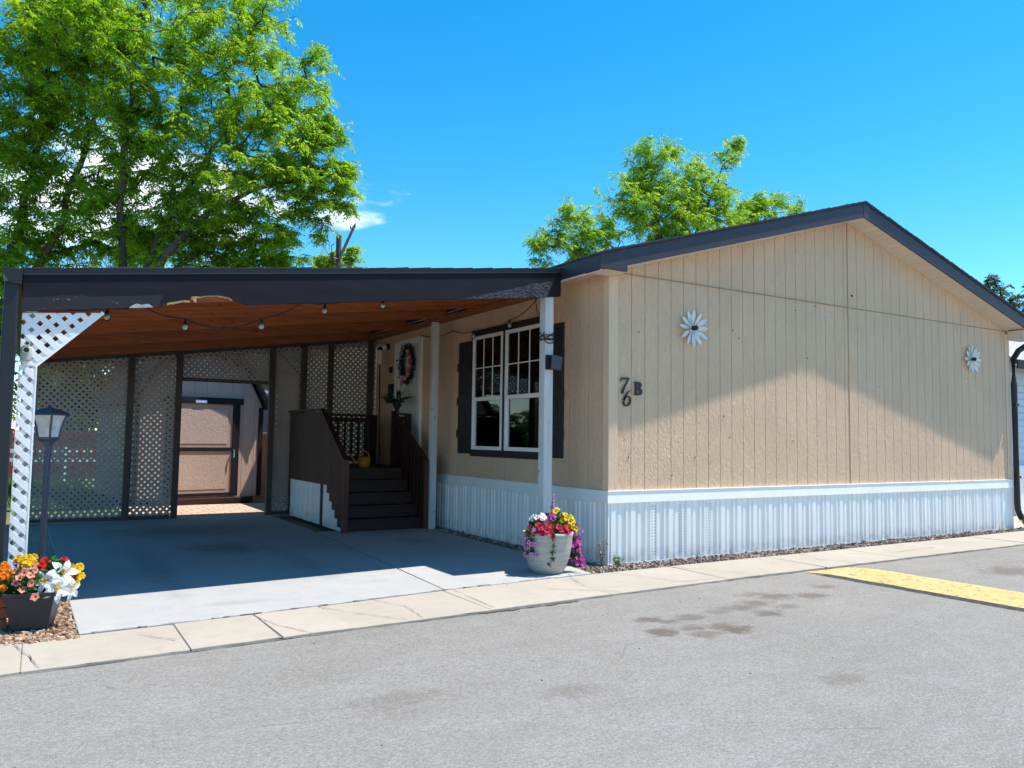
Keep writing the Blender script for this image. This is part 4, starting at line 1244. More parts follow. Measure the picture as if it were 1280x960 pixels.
def foliage(name, pts, n, size, mat, parent, rnd):
    """little leaves spread around given centres (c, r)"""
    V = []
    for _ in range(n):
        c, r = pts[rnd.randrange(len(pts))]
        v = Vector((rnd.gauss(0, 1), rnd.gauss(0, 1), rnd.gauss(0, .8))).normalized()*r*rnd.random()**.5
        p = Vector(c)+v; a = Vector((rnd.gauss(0, 1), rnd.gauss(0, 1), rnd.gauss(.2, .7))).normalized(); d = a.cross(Vector((rnd.gauss(0, 1), rnd.gauss(0, 1), rnd.gauss(0, 1)))).normalized()
        s = size*rnd.uniform(.6, 1.3)
        V += [p-a*s*.5, p+d*s*.26, p+a*s*.55, p-d*s*.26]
    return np_mesh(name, [tuple(q) for q in V], 4, mat, parent)

# square black planter at the left
bp = empty('planter', (-5.865, -.41, 0), 'square tapered black planter full of flowers by the driveway corner', 'planter')
b = MB(); rot = math.pi/4-.22
b.lathe([(.165, 0.0), (.235, .27), (.250, .272), (.250, .298), (.222, .298), (.215, .262), (.0, .26)], (-5.865, -.41, -.005), 4, 0, rot); b.build('pot', M['planter_b'], bp, bevel=.006)
b = MB(); b.lathe([(.21, 0), (.19, .008), (.0, .012)], (-5.865, -.41, .262), 4, 0, rot); b.build('soil', M['dirt'], bp)
rj = random.Random(41)
CP = Vector((-5.865, -.41, .30))
def plant(name, label, cat, group, spots, kind, mats, leaf_pts, nleaf, leafsize, base, leafmat_=None, seed=1, scale=1.0, name_f='flower'):
    r2 = random.Random(seed)
    root = empty(name, base, label, cat, group)
    if nleaf: foliage('foliage', leaf_pts, nleaf, leafsize, leafmat_ or M['leaf_pot'], root, r2)
    st = MB()
    for (p, nn, r) in spots:
        b = MB()
        if kind == 'petunia': petunia(b, p, nn, r, 0, 1, r2)
        elif kind == 'lily': lily(b, p, nn, r, r2)
        else: marigold(b, p, nn, r, r2)
        b.build(name_f, mats, root)
        p = Vector(p); q = Vector(base)+(p-Vector(base))*.35; q.z = min(q.z, p.z-.02)
        st.tube([q, (q+p)/2+Vector((0, 0, .01)), p-Vector(nn).normalized()*r*.2], .003, 5)
    if spots: st.build('stems', M['leaf_pot'], root)
    return root
def P3(px, py, Y): q = at(px, py, Y); return (q.x, q.y, q.z)
camdir = lambda p, r_=None: (CAM-Vector(p)).normalized()
def sp(lst, r, rnd, upb=.5, Y=None, jit=.5):
    out = []
    for it in lst:
        px, py, Yq = it[:3]; p = P3(px, py, Yq); n = camdir(p)+Vector((rnd.uniform(-jit, jit), rnd.uniform(-jit, jit), upb+rnd.uniform(-jit, jit)*.6))
        out.append((p, n, r*rnd.uniform(.85, 1.2)))
    return out
lilsp = [(P3(57, 727, -.55), Vector((-.45, -1, .35)), .10), (P3(71, 735, -.58), Vector((.05, -1, .30)), .115), (P3(79, 716, -.50), Vector((.25, -1, .55)), .115), (P3(88, 737, -.52), Vector((.75, -1, .05)), .095)]
plant('lily_plant', 'white lilies in the black planter beside the driveway', 'flowers', None, lilsp, 'lily', [M['p_lily'], M['p_yel']], [((-5.76, -.46, .34), .10), ((-5.72, -.44, .40), .10)], 220, .07, (-5.77, -.43, .27), seed=3)
plant('petunia', 'salmon pink petunias on the left side of the black planter', 'flowers', None,
      sp([(30, 716, -.52), (24, 722, -.55), (38, 719, -.56), (44, 713, -.50), (20, 729, -.54), (39, 729, -.58), (28, 737, -.57), (44, 746, -.66), (34, 711, -.48), (40, 708, -.46), (26, 709, -.45), (18, 714, -.47)], .027, rj),
      'petunia', [M['p_pink'], M['p_crim']], [((-5.93, -.50, .34), .10), ((-5.95, -.46, .40), .10), ((-5.88, -.5, .38), .08), ((-5.94, -.42, .42), .09)], 900, .035, (-5.92, -.45, .27), seed=4)
plant('marigold', 'bright yellow ruffled flowers at the back of the black planter', 'flowers', None,
      sp([(29, 702, -.42), (36, 700, -.40), (42, 705, -.42), (24, 700, -.38), (40, 699, -.36), (33, 706, -.45)], .042, rj), 'marigold', [M['p_yel']], [((-5.9, -.38, .44), .07)], 160, .05, (-5.88, -.38, .28), seed=5)
plant('zinnia', 'orange red blooms standing behind the white lilies', 'flowers', None,
      sp([(60, 706, -.38), (66, 709, -.40), (56, 702, -.36), (52, 708, -.42), (80, 701, -.34), (88, 717, -.42), (92, 720, -.42), (85, 722, -.45)], .034, rj), 'marigold', [M['p_red']], [((-5.74, -.36, .44), .08)], 160, .05, (-5.76, -.37, .28), seed=6)
plant('pansy', 'yellow and orange flowers hanging right of the white lilies', 'flowers', None,
      sp([(90, 711, -.44), (95, 714, -.42), (99, 709, -.38), (97, 723, -.42), (95, 730, -.45), (91, 733, -.46), (88, 709, -.40), (84, 741, -.50), (101, 720, -.38)], .032, rj), 'marigold', [M['p_yel']], [((-5.64, -.38, .40), .08)], 150, .05, (-5.69, -.39, .28), seed=8)
plant('pansy', 'tiny violet flowers peeping between petunias and lilies', 'flowers', None,
      sp([(19, 704, -.44), (65, 714, -.5), (47, 720, -.52), (60, 717, -.50)], .018, rj), 'petunia', [M['p_purple'], M['p_yel']], [((-5.85, -.4, .4), .05)], 40, .04, (-5.83, -.42, .28), seed=9)
plant('marigold', 'yellow and red flowers spilling over the left rim of the planter', 'flowers', None,
      sp([(3, 712, -.44), (8, 717, -.46), (2, 721, -.48), (9, 710, -.42), (14, 716, -.46), (4, 735, -.5), (6, 706, -.40), (12, 722, -.48)], .032, rj), 'marigold', [M['p_orange']], [((-6.03, -.44, .36), .09), ((-6.06, -.42, .32), .08)], 320, .045, (-6.0, -.43, .27), seed=10)
# bricks at the very left
for i, (x, y, z, a) in enumerate([(-6.14, -.36, 0, .1), (-6.13, -.34, .085, .03), (-6.15, -.36, .17, .12)]):
    b = MB(); b.box(-.10, .10, -.045, .045, -.012 if i == 0 else .0, .08)
    o = b.build('brick', M['brickred'], bevel=.005); o.location = (x, y, z+.0); o.rotation_euler.z = a
    tag(o, ['lowest red clay brick in the little stack left of the planter', 'middle red clay brick in the little stack left of the planter', 'topmost red clay brick in the little stack left of the planter'][i], 'brick', 'bricks beside the black planter')

# round grey planter
PX, PYY = -.925, -.09
gp = empty('planter', (PX, PYY, .005), 'large round ridged grey planter overflowing with flowers at the driveway edge', 'planter')
b = MB(); b.lathe([(.150, 0), (.175, .004), (.205, .06), (.245, .17), (.268, .29), (.276, .39), (.284, .42), (.288, .448), (.276, .455), (.262, .448), (.255, .40), (.02, .39)], (PX, PYY, .004), 40)
b.build('pot', M['planter_g'], gp, smooth=True)
b = MB(); b.lathe([(.258, 0), (.20, .02), (.01, .03)], (PX, PYY, .405), 24); b.build('soil', M['dirt'], gp)
rj = random.Random(77)
def cl(c, n, R_, rnd, zr=.6, front=True):
    out = []
    for _ in range(n):
        v = Vector((rnd.gauss(0, 1), rnd.gauss(0, 1)-.7, rnd.gauss(.3, .8))).normalized()
        v.z *= zr; p = Vector(c)+v*R_*rnd.uniform(.75, 1.05); out.append((tuple(p), v+Vector((0, -.3, .5)), 0))
    return out
def fl_(c, n, R_, r, seed, zr=.6):
    rnd = random.Random(seed); return [(p, nn, r*rnd.uniform(.85, 1.2)) for p, nn, _ in cl(c, n, R_, rnd, zr)]
G = 'flowers in the round grey planter'
plant('petunia', 'crimson red petunias over the front rim of the round planter', 'flowers', None,
      fl_((-1.05, -.22, .50), 24, .12, .034, 51)+fl_((-.90, -.27, .50), 18, .10, .034, 52)+fl_((-1.15, -.16, .50), 6, .08, .032, 53)+[((-1.04, -.365, .43), (0, -1, .1), .032), ((-1.07, -.36, .47), (0, -1, .3), .034), ((-.83, -.37, .475), (.2, -1, .3), .032)],
      'petunia', [M['p_crim'], M['p_darkeye']], [((-1.05, -.20, .48), .13), ((-.92, -.24, .48), .12)], 900, .04, (-1.0, -.2, .42), seed=21)
plant('petunia', 'white petunias at the back left of the round planter', 'flowers', None,
      fl_((-1.06, -.10, .60), 14, .09, .036, 54), 'petunia', [M['p_wht'], M['p_lilac']], [((-1.05, -.08, .56), .11)], 420, .04, (-1.03, -.1, .42), seed=22)
plant('petunia', 'yellow petunias with dark eyes on the right of the round planter', 'flowers', None,
      fl_((-.73, -.16, .58), 22, .12, .034, 55)+fl_((-.82, -.10, .66), 7, .08, .032, 56)+fl_((-.66, -.20, .48), 5, .05, .034, 57), 'petunia', [M['p_yel'], M['p_darkeye']], [((-.74, -.14, .54), .14), ((-.84, -.12, .58), .10)], 800, .04, (-.8, -.12, .42), seed=23)
tr = []
rnd = random.Random(58)
for k in range(84):
    t = rnd.random(); x = -.655+rnd.gauss(0, .045)+.02*t; z = .55-.46*t
    tr.append(((x, -.17+rnd.gauss(0, .06)-.05*t, z), (rnd.uniform(-.4, .6), -1, rnd.uniform(-.1, .6)), .026*rnd.uniform(.8, 1.2)))
plant('petunia', 'trailing magenta flowers spilling down the right of the round planter', 'flowers', None, tr+fl_((-.93, -.12, .62), 9, .08, .032, 59), 'petunia', [M['p_magenta'], M['p_lilac']],
      [((-.655, -.18, .48), .07), ((-.65, -.2, .38), .06), ((-.64, -.21, .28), .055), ((-.63, -.22, .19), .045)], 620, .035, (-.72, -.15, .42), seed=24)
tr = []
for k in range(40):
    t = rnd.random(); tr.append(((-1.215+rnd.gauss(0, .03), -.17+rnd.gauss(0, .04), .52-.32*t), (rnd.uniform(-.7, .2), -1, rnd.uniform(-.1, .5)), .025*rnd.uniform(.8, 1.2)))
plant('petunia', 'trailing dusky purple flowers on the left of the round planter', 'flowers', None, tr, 'petunia', [M['p_lilac'], M['p_crim']], [((-1.215, -.17, .46), .06), ((-1.22, -.18, .36), .05), ((-1.22, -.18, .26), .045)], 420, .035, (-1.16, -.15, .42), seed=25)
# sprig of vine hanging on the pot front, a pink plume, dark handle leaves
vine = empty('vine', (-1.02, -.34, .45), 'thin green vine hanging down the front of the round planter', 'plant')
b = MB(); vp = [(-1.045, -.37, .46), (-1.05, -.385, .40), (-1.03, -.375, .33), (-1.04, -.36, .26), (-1.02, -.335, .19), (-1.06, -.32, .12)]
b.tube(vp, .003, 5); b.build('stem', M['leaf_pot'], vine)
foliage('foliage', [(p, .028) for p in vp], 75, .035, M['leaf_dark'], vine, random.Random(61))
pl = empty('foxglove', (-.84, -.06, .45), 'single pink flower spike rising above the round planter', 'flowers')
b = MB(); b.tube([(-.86, -.08, .46), (-.862, -.08, .70), (-.845, -.08, .88)], .004, 5); b.build('stem', M['p_lilac'], pl)
b = MB(); rnd = random.Random(62)
for k in range(26):
    t = k/25; p = Vector((-.862+.02*t, -.08, .68+.20*t)); v = Vector((math.cos(k*2.4), math.sin(k*2.4), .5)); petunia(b, p+v*.012*(1.2-t), v, .018*(1.25-.8*t), 0, 0, rnd)
b.build('blossom', [M['p_lilac'], M['p_magenta']], pl)
# ------------------------------------------------------------------ small things on the porch
wc = empty('watering_can', (-.98, 5.62, DZ), 'orange plastic watering can on the porch deck at the top of the steps', 'watering can')
b = MB(); b.lathe([(.10, 0), (.115, .01), (.12, .09), (.105, .17), (.085, .185), (.02, .187)], (-.97, 5.62, DZ), 20); b.build('tank', M['can'], wc, smooth=True)
b = MB(); b.tube([(-1.05, 5.62, DZ+.05), (-1.13, 5.62, DZ+.12), (-1.19, 5.62, DZ+.20)], [.024, .018, .015], 10); b.tube([(-1.19, 5.62, DZ+.195), (-1.215, 5.62, DZ+.23)], [.018, .035], 10); b.build('spout', M['can'], wc)
b = MB(); b.tube([(-1.04, 5.62, DZ+.18), (-1.03, 5.62, DZ+.25), (-.96, 5.62, DZ+.285), (-.88, 5.62, DZ+.24), (-.85, 5.62, DZ+.15), (-.86, 5.62, DZ+.06)], .012, 8); b.build('handle', M['can'], wc)
tl = empty('torch', (-.20, 6.9, DZ), 'tall thin torch pole with cream cylindrical shade standing on the porch', 'torch')
b = MB(); b.tube([(-.16, 6.9, DZ), (-.18, 6.9, 2.0), (-.20, 6.9, 2.90)], .014, 8); b.build('pole', M['rubber'], tl)
b = MB(); b.lathe([(.05, 0), (.058, .02), (.058, .26), (.05, .275)], (-.20, 6.9, 2.89), 16); b.build('lamp_shade', M['cream'], tl)
b = MB(); b.lathe([(.062, 0), (.05, .04), (.012, .07)], (-.20, 6.9, 3.166), 16); b.build('cap', M['rubber'], tl)
sp_ = empty('potted_plant', (-.30, 5.77, 1.93), 'dark spiky plant in a small urn on the porch rail', 'plant')
b = MB(); b.lathe([(.055, 0), (.035, .03), (.06, .10), (.085, .18), (.09, .20)], (-.30, 5.77, 1.93), 14); b.build('urn', M['rubber'], sp_)
V = MB(); rnd = random.Random(66)
for k in range(24):
    a = rnd.uniform(0, 6.28); e = rnd.uniform(.25, 1.1); L = rnd.uniform(.22, .42); c = Vector((-.30, 5.77, 2.11)); d = Vector((math.cos(a)*math.cos(e), math.sin(a)*math.cos(e), math.sin(e))); s_ = d.cross(Vector((0, 0, 1))).normalized()*.014
    m1 = c+d*L*.5; m2 = c+d*L-Vector((0, 0, .10*math.cos(e)))
    V.add([c-s_, c+s_, m1+s_, m2, m1-s_], [(0, 1, 2, 3, 4)])
V.build('foliage', M['wreath_l'], sp_)
pl2 = empty('porch_light', (-.03, 6.95, 3.25), 'twin frosted white porch light on the wall left of the door', 'light')
b = MB(); b.box(-.03, -.001, 6.88, 7.02, 3.20, 3.30); b.tube([(-.03, 6.95, 3.25), (-.10, 6.87, 3.26)], .012, 8); b.tube([(-.03, 6.95, 3.25), (-.10, 7.03, 3.28)], .012, 8); b.build('bracket', M['rubber'], pl2)
for (y_, z_) in ((6.86, 3.24), (7.05, 3.27)):
    b = MB(); b.ball((-.125, y_, z_-.02), .055, 12, 8, 1.0); b.build('bulb', M['bulbcore'], pl2, smooth=True)
b = MB(); b.box(-.05, -.001, 6.72, 6.80, 2.72, 2.84); tag(b.build('doorbell', M['rubber'], bevel=.008), 'small black box on the wall left of the door', 'doorbell')
b = MB(); b.box(-.08, -.001, 6.62, 6.76, 2.25, 2.50); tag(b.build('mailbox', M['rubber'], bevel=.01), 'black letter box on the wall left of the door', 'mailbox')
wr = empty('wreath', (-.06, 5.9, 2.83), 'dark leafy wreath with pink and white flowers hanging on the door', 'wreath')
rnd = random.Random(71); V = []
for _ in range(900):
    t = rnd.uniform(0, 6.28); R_ = .25+rnd.gauss(0, .045); p = Vector((-.075+rnd.gauss(0, .025), 5.90+R_*math.cos(t), 2.83+R_*1.12*math.sin(t)-(.05 if rnd.random() < .1 else 0)))
    a = Vector((rnd.gauss(0, .5), rnd.gauss(0, 1), rnd.gauss(0, 1))).normalized(); d = a.cross(Vector((1, rnd.gauss(0, .4), rnd.gauss(0, .4)))).normalized(); s_ = .07*rnd.uniform(.6, 1.2)
    V += [tuple(p-a*s_*.5), tuple(p+d*s_*.2), tuple(p+a*s_*.5), tuple(p-d*s_*.2)]
np_mesh('leaves', V, 4, M['wreath_l'], wr)
for k in range(16):
    t = 2.2+k*.16*1.2; y_ = 5.90+.24*math.cos(t); z_ = 2.83+.27*math.sin(t)
    b = MB(); marigold(b, (-.11, y_, z_), (-1, -.3, .2), .05, rnd); b.build('flower', M['p_pink'] if k % 3 else M['p_wht'], wr)

# ------------------------------------------------------------------ trees
def tree(root, limbs, blobs, natt, seed, leaf, spray_n, spray_len, leaflet, droop=.55, bark=None, twig=.012, pairs=5):
    """limbs: [[(p,r)...]] main stems; blobs: [(centre, radius, weight)] crown masses filled with twig ends"""
    rnd = random.Random(seed); rs = np.random.RandomState(seed)
    nodes = []; par = []; rad = []
    for L_ in limbs:
        prev = -1
        if nodes and len(L_[0]) == 3: prev = L_[0][2]
        for i in range(len(L_)-1):
            p, q = Vector(L_[i][0]), Vector(L_[i+1][0]); n = max(2, int((q-p).length/.5))
            for k in range(n+(1 if i == len(L_)-2 else 0)):
                t = k/n; j = Vector((rnd.gauss(0, .035), rnd.gauss(0, .035), 0)) if (i or k) else Vector((0, 0, 0))
                nodes.append(p+(q-p)*t+j); par.append(prev); rad.append(L_[i][1]+(L_[i+1][1]-L_[i][1])*t); prev = len(nodes)-1
    nl = len(nodes); children_end = []
    wts = [w_ for _, _, w_ in blobs]; A = []
    for _ in range(natt):
        c, r, _ = rnd.choices(blobs, wts)[0]
        v = Vector((rnd.gauss(0, 1), rnd.gauss(0, 1), rnd.gauss(0, 1))).normalized()*(rnd.random()**.45)*rnd.uniform(.75, 1.22)
        rr_ = r if isinstance(r, (tuple, list)) else (r, r, r)
        A.append(Vector((c[0]+v.x*rr_[0], c[1]+v.y*rr_[1], c[2]+v.z*rr_[2])))
    arr = np.array([tuple(p) for p in nodes])
    A.sort(key=lambda a: float(np.min(np.sum((arr-np.array(a))**2, 1))))
    cap = nl+natt*5+10
    buf = np.zeros((cap, 3)); buf[:nl] = arr; cnt = nl
    tips = []
    for a in A:
        d = buf[:cnt]-np.array(a)
        dist = np.sqrt((d**2).sum(1))+np.maximum(0, d[:, 2])*.9
        i = int(np.argmin(dist)); p = nodes[i]; L_ = (a-p).length
        n = max(1, min(4, int(L_/.45))); prev = i
        for k in range(1, n+1):
            t = k/n; q = p+(a-p)*t+Vector((rnd.gauss(0, .04), rnd.gauss(0, .04), .05*L_*math.sin(math.pi*t)))
            nodes.append(q); par.append(prev); rad.append(0); buf[cnt] = q; cnt += 1; prev = len(nodes)-1
        tips.append(prev)
    load = [0]*len(nodes)
    for t in tips:
        k = t
        while k != -1: load[k] += 1; k = par[k]
    for i in range(nl, len(nodes)): rad[i] = min(.09, twig*max(1, load[i])**.45)
    b = MB()
    for i in range(len(nodes)):
        j = par[i]
        if j < 0: continue
        b.tube([nodes[j], nodes[i]], [min(rad[j], rad[i]*1.5) if j >= nl or i >= nl else rad[j], rad[i]], 7 if rad[i] > .03 else 4, cap=False)
    b.build('trunk', bark or M['bark'], root, smooth=True)
    # leaf sprays: a drooping rachis with paired leaflets
    segs = [(i, par[i]) for i in range(nl, len(nodes))]
    own = np.array([[*nodes[i], *nodes[j]] for i, j in segs])
    ns = len(segs)*spray_n
    idx = np.repeat(np.arange(len(segs)), spray_n)
    t = rs.rand(ns, 1)*1.05
    base = own[idx, 3:6]*(1-t)+own[idx, 0:3]*t
    az = rs.rand(ns)*2*np.pi; el = rs.uniform(-.5, .7, ns)
    dirn = np.stack([np.cos(az)*np.cos(el), np.sin(az)*np.cos(el), np.sin(el)], 1)
    Ls = spray_len*rs.uniform(.6, 1.25, (ns, 1))
    V = np.zeros((ns, pairs*2+1, 4, 3), np.float32)
    side = np.cross(dirn, np.array([0, 0, 1.0])); side /= np.linalg.norm(side, axis=1, keepdims=True)+1e-6
    upn = np.cross(side, dirn)
    def pt(s): return base+dirn*Ls*s+np.array([0, 0, -1.0])*(droop*Ls*s*s)
    for k in range(pairs*2+1):
        s = .25+.75*(k//2)/pairs if k < pairs*2 else 1.0
        p = pt(s); sg = 1 if k % 2 else -1
        tang = dirn+np.array([0, 0, -1.0])*(2*droop*s); tang /= np.linalg.norm(tang, axis=1, keepdims=True)
        if k == pairs*2: ld = tang
        else: ld = side*sg*.85+tang*.5+upn*rs.uniform(-.35, .2, (ns, 1))-np.array([0, 0, .25])
        ld = ld+rs.normal(0, .18, (ns, 3)); ld /= np.linalg.norm(ld, axis=1, keepdims=True)
        wv = np.cross(ld, upn+rs.normal(0, .45, (ns, 3))); wv /= np.linalg.norm(wv, axis=1, keepdims=True)+1e-6
        l = leaflet*rs.uniform(.7, 1.25, (ns, 1)); w_ = l*.36
        V[:, k, 0] = p; V[:, k, 1] = p+ld*l*.5+wv*w_*.5; V[:, k, 2] = p+ld*l; V[:, k, 3] = p+ld*l*.5-wv*w_*.5
    np_mesh('crown', V.reshape(-1, 3), 4, leaf, root)
# ------------------------------------------------------------------ weeds
for i, (x, y, h_, lab, mt) in enumerate(((-.16, -.08, .30, 'dry brown weed against the ribbed skirting near the corner', 'mulch'), (-.10, -.30, .16, 'small green weed in the stones at the skirting corner', 'leaf_grn'), (9.22, -.17, .24, 'small green weed beside the downspout foot', 'leaf_grn'))):
    rr = empty('weed', (x, y, 0), lab, 'weed', None); b = MB(); rnd = random.Random(80+i); pts = []
    for k in range(6):
        dx, dy = rnd.uniform(-.08, .08), rnd.uniform(-.06, .06); P = [(x, y, -.01), (x+dx*.4, y+dy*.4, h_*.5), (x+dx, y+dy, h_*rnd.uniform(.6, 1))]; b.tube(P, .003, 4); pts += [(P[1], .03), (P[2], .035)]
    b.build('stems', M['leaf_grn'] if i else M['dirt'], rr); foliage('foliage', pts, 60 if i else 26, .04, M[mt], rr, rnd)

# ------------------------------------------------------------------ shed behind the carport
sh = empty('shed', (-3.2, 11.5, 0), 'tan barn roofed garden shed with black trimmed door behind the carport', 'shed')
SY = 10.45; xl, xr = -4.20, -1.50; xc = (xl+xr)/2
out = [(xl, .12), (xr, .12), (xr, 2.12), (xr-.42, 2.92), (xc, 3.35), (xl+.42, 2.92), (xl, 2.12)]
def topz(x):
    pts = [(xl, 2.12), (xl+.42, 2.92), (xc, 3.35), (xr-.42, 2.92), (xr, 2.12)]
    for (a, za), (c, zc_) in zip(pts, pts[1:]):
        if a-1e-6 <= x <= c+1e-6: return za+(zc_-za)*(x-a)/(c-a)
b = MB(); x = xl+.09
while x < xr-.10:
    x2 = min(xr-.09, x+.27)
    if x < xc < x2: ms = [x+.004, xc, x2-.004]
    else: ms = [x+.004, x2-.004]
    pl_ = [(x+.004, SY, .12), (x2-.004, SY, .12)]+[(q, SY, topz(q)-.02) for q in ms[::-1]]
    b.extr(pl_, (0, .03, 0)); x = x2
b.extr([(px_, SY+.012, pz_) for px_, pz_ in out], (0, 2.8, 0))
b.build('wall', M['shed_side'], sh)
b = MB()
prf = [(xl-.14, 2.06), (xl+.36, 2.97), (xc, 3.42), (xr-.36, 2.97), (xr+.14, 2.06)]
for (p, q) in zip(prf, prf[1:]):
    b.extr([(p[0], SY-.22, p[1]), (q[0], SY-.22, q[1]), (q[0], SY-.22, q[1]+.05), (p[0], SY-.22, p[1]+.05)], (0, 3.2, 0))
b.build('roof', M['shingle'], sh)
b = MB()
for (p, q) in zip(prf, prf[1:]):
    b.extr([(p[0], SY-.246, p[1]-.09), (q[0], SY-.246, q[1]-.09), (q[0], SY-.246, q[1]+.035), (p[0], SY-.246, p[1]+.035)], (0, .024, 0))
b.box(xr-.085, xr+.015, SY-.022, SY-.001, .12, 2.10); b.box(xl-.015, xl+.085, SY-.022, SY-.001, .12, 2.10)
b.build('trim', M['black'], sh)
dxl, dxr = -3.48, -2.16
b = MB(); b.box(dxl, dxr, SY-.018, SY-.002, .16, 2.14); sd = b.build('door', M['shed_door'], sh)
b = MB(); b.box(dxl-.13, dxl+.03, SY-.040, SY-.0185, .14, 2.14); b.box(dxr-.03, dxr+.13, SY-.040, SY-.0185, .14, 2.14); b.box(dxl-.2, dxr+.20, SY-.046, SY-.0185, 2.141, 2.28)
b.box(dxl+.03, dxr-.03, SY-.036, SY-.0185, 1.12, 1.20); b.box(dxl+.03, dxr-.03, SY-.036, SY-.0185, .16, .22)
b.build('door_frame', M['black'], sd, bevel=.004)
b = MB()
for (z0_, z1_) in ((.25, 1.09), (1.23, 2.10)):
    b = MB(); b.box(dxl+.10, dxr-.13, SY-.026, SY-.0186, z0_+.05, z1_-.08); b.build('door_panel', M['shed_side'], sd)
b = MB(); b.tube([(dxr+.0, SY-.04, 1.14), (dxr, SY-.09, 1.14)], .018, 8); b.tube([(dxr, SY-.09, 1.15), (dxr+.0, SY-.095, .98)], [.022, .014], 8); b.build('handle', M['chrome'], sd)
b = MB(); b.box(-3.02, -2.78, SY-.058, SY-.0465, 2.15, 2.215); sg = b.build('sign_plate', M['bluesign'], sh)
b = MB(); b.box(-3.0, -2.80, SY-.0595, SY-.0582, 2.172, 2.188); b.build('sign_band', M['white'], sg)
b = MB(); b.box(-3.9, -1.75, SY-.22, SY-.02, -.005, .12); b.build('door_sill', M['deck'], sh, bevel=.006)
sh.rotation_euler.z = R(10); sh.location.x -= .12

# ------------------------------------------------------------------ behind: lawn, fences, neighbours
gl = MB(); 
sheet('lawn', [(-30, 10.6), (-5.2, 10.6), (-5.2, 14), (-.2, 14), (-.2, 40), (-30, 40)], -.03, plain('green lawn', (.075, .15, .025), .95, .3, 3, .5, bscale=30))
V = []; rnd = random.Random(90)
for _ in range(16000):
    x = rnd.uniform(-12, -4.6); y = rnd.uniform(11, 24); h_ = rnd.uniform(.05, .12); a = rnd.uniform(0, 3.14); wx, wy = math.cos(a)*.012, math.sin(a)*.012; lx_, ly_ = rnd.gauss(0, .03), rnd.gauss(0, .03)
    V += [(x-wx, y-wy, -.03), (x+wx, y+wy, -.03), (x+lx_, y+ly_, h_)]
tag(np_mesh('grass', V, 3, M['grass']), kind='stuff')
fn = empty('rail_fence', (-8, 19.0, 0), 'white painted two rail fence across the lawn beyond the carport', 'fence')
for z in (.62, .88):
    b = MB(); b.box(-14, -3.2, 18.98, 19.02, z, z+.11); b.build('rail', M['white'], fn)
for k in range(7):
    x = -13.8+k*1.75; b = MB(); b.box(x-.05, x+.05, 18.94, 19.06, -.05, 1.05); b.build('post', M['white'], fn)
rf = empty('board_fence', (-6, 22, 0), 'faded red board fence behind the white rail fence', 'fence')
b = MB()
for k in range(46):
    x = -5.6+k*.14-1.5; b.box(x, x+.132, 22.0, 22.025, -.05, 1.52)
b.build('boards', M['red'], rf)
b = MB(); b.box(-7.1, -.7, 22.026, 22.06, .3, .4); b.build('rail', M['red'], rf); b = MB(); b.box(-7.1, -.7, 22.026, 22.06, 1.2, 1.3); b.build('rail', M['red'], rf)
# small brown building beyond the porch
bs = empty('garden_building', (-.9, 13, 0), 'small orange brown gabled outbuilding seen through the lattice', 'building')
b = MB(); b.extr([(-1.9, 12.6, -.05), (-.15, 12.6, -.05), (-.15, 12.6, 3.0), (-1.02, 12.6, 3.9), (-1.9, 12.6, 3.0)], (0, 1.3, 0)); b.build('wall', siding('orange brown siding', (.50, .27, .14)), bs)
b = MB()
for (p, q) in (((-2.1, 2.85), (-1.02, 3.98)), ((-1.02, 3.98), (-.08, 2.92))): b.extr([(p[0], 12.45, p[1]), (q[0], 12.45, q[1]), (q[0], 12.45, q[1]+.07), (p[0], 12.45, p[1]+.07)], (0, 1.5, 0))
b.build('roof', M['shingle'], bs)
b = MB(); b.box(-1.30, -.62, 12.57, 12.599, 1.5, 2.6); wf = b.build('window', M['white'], bs)
b = MB(); b.box(-1.24, -.68, 12.56, 12.569, 1.56, 2.54); b.build('pane', M['room'], wf)
sf_ = empty('side_fence', (-6.45, 4, 0), 'low dark brown board fence along the left side of the carport', 'fence')
b = MB(); y = .75
while y < 2.4: b.box(-6.46, -6.44, y, y+.136, -.03, 1.28); y += .14
b.build('boards', M['post_d'], sf_)
b = MB(); b.box(-6.44, -6.40, .75, 2.43, .95, 1.03); b.build('rail', M['post_d'], sf_)
for i, (x, y, h_, r_) in enumerate(((-8.2, 6.6, 1.7, .9), (-8.0, 9.0, 2.4, 1.1), (-8.7, 12.9, 3.6, 1.6))):  # shrubs added outside the view to block side light and window reflections
    bsx = empty('shrub', (x, y, 0), ['low leafy green shrub left of the carport nearest the street', 'middle sized leafy shrub left of the carport', 'tall leafy shrub left of the carport beside the lawn'][i], 'shrub', 'shrubs left of the carport')
    tree(bsx, [[((x, y, -.05), .06), ((x+.05, y, h_*.4), .05), ((x, y+.1, h_*.8), .03)]], [((x, y, h_*.58), (r_*.8, r_*1.0, h_*.46), 1), ((x-.3, y+.4, h_*.9), (r_*.5, r_*.5, r_*.5), .5), ((x+.1, y-.3, h_*.35), (r_*.6, r_*.8, r_*.4), .5)], 230, 300+i, M['leaf_grn'], 10, .28, .15, twig=.006)
hg = empty('hedge', (-9.5, 24.5, 0), 'dark green hedge beyond the lawn at the far left', 'hedge')
tree(hg, [[((-12, 24.5, -.05), .06), ((-9, 24.5, .8), .05), ((-6.9, 24.5, 1.0), .04)]], [((-7.6-1.3*k, 24.5, 1.6), (1.1, .8, 1.6), 1) for k in range(7)], 420, 400, M['leaf_grn'], 9, .3, .2, twig=.006)
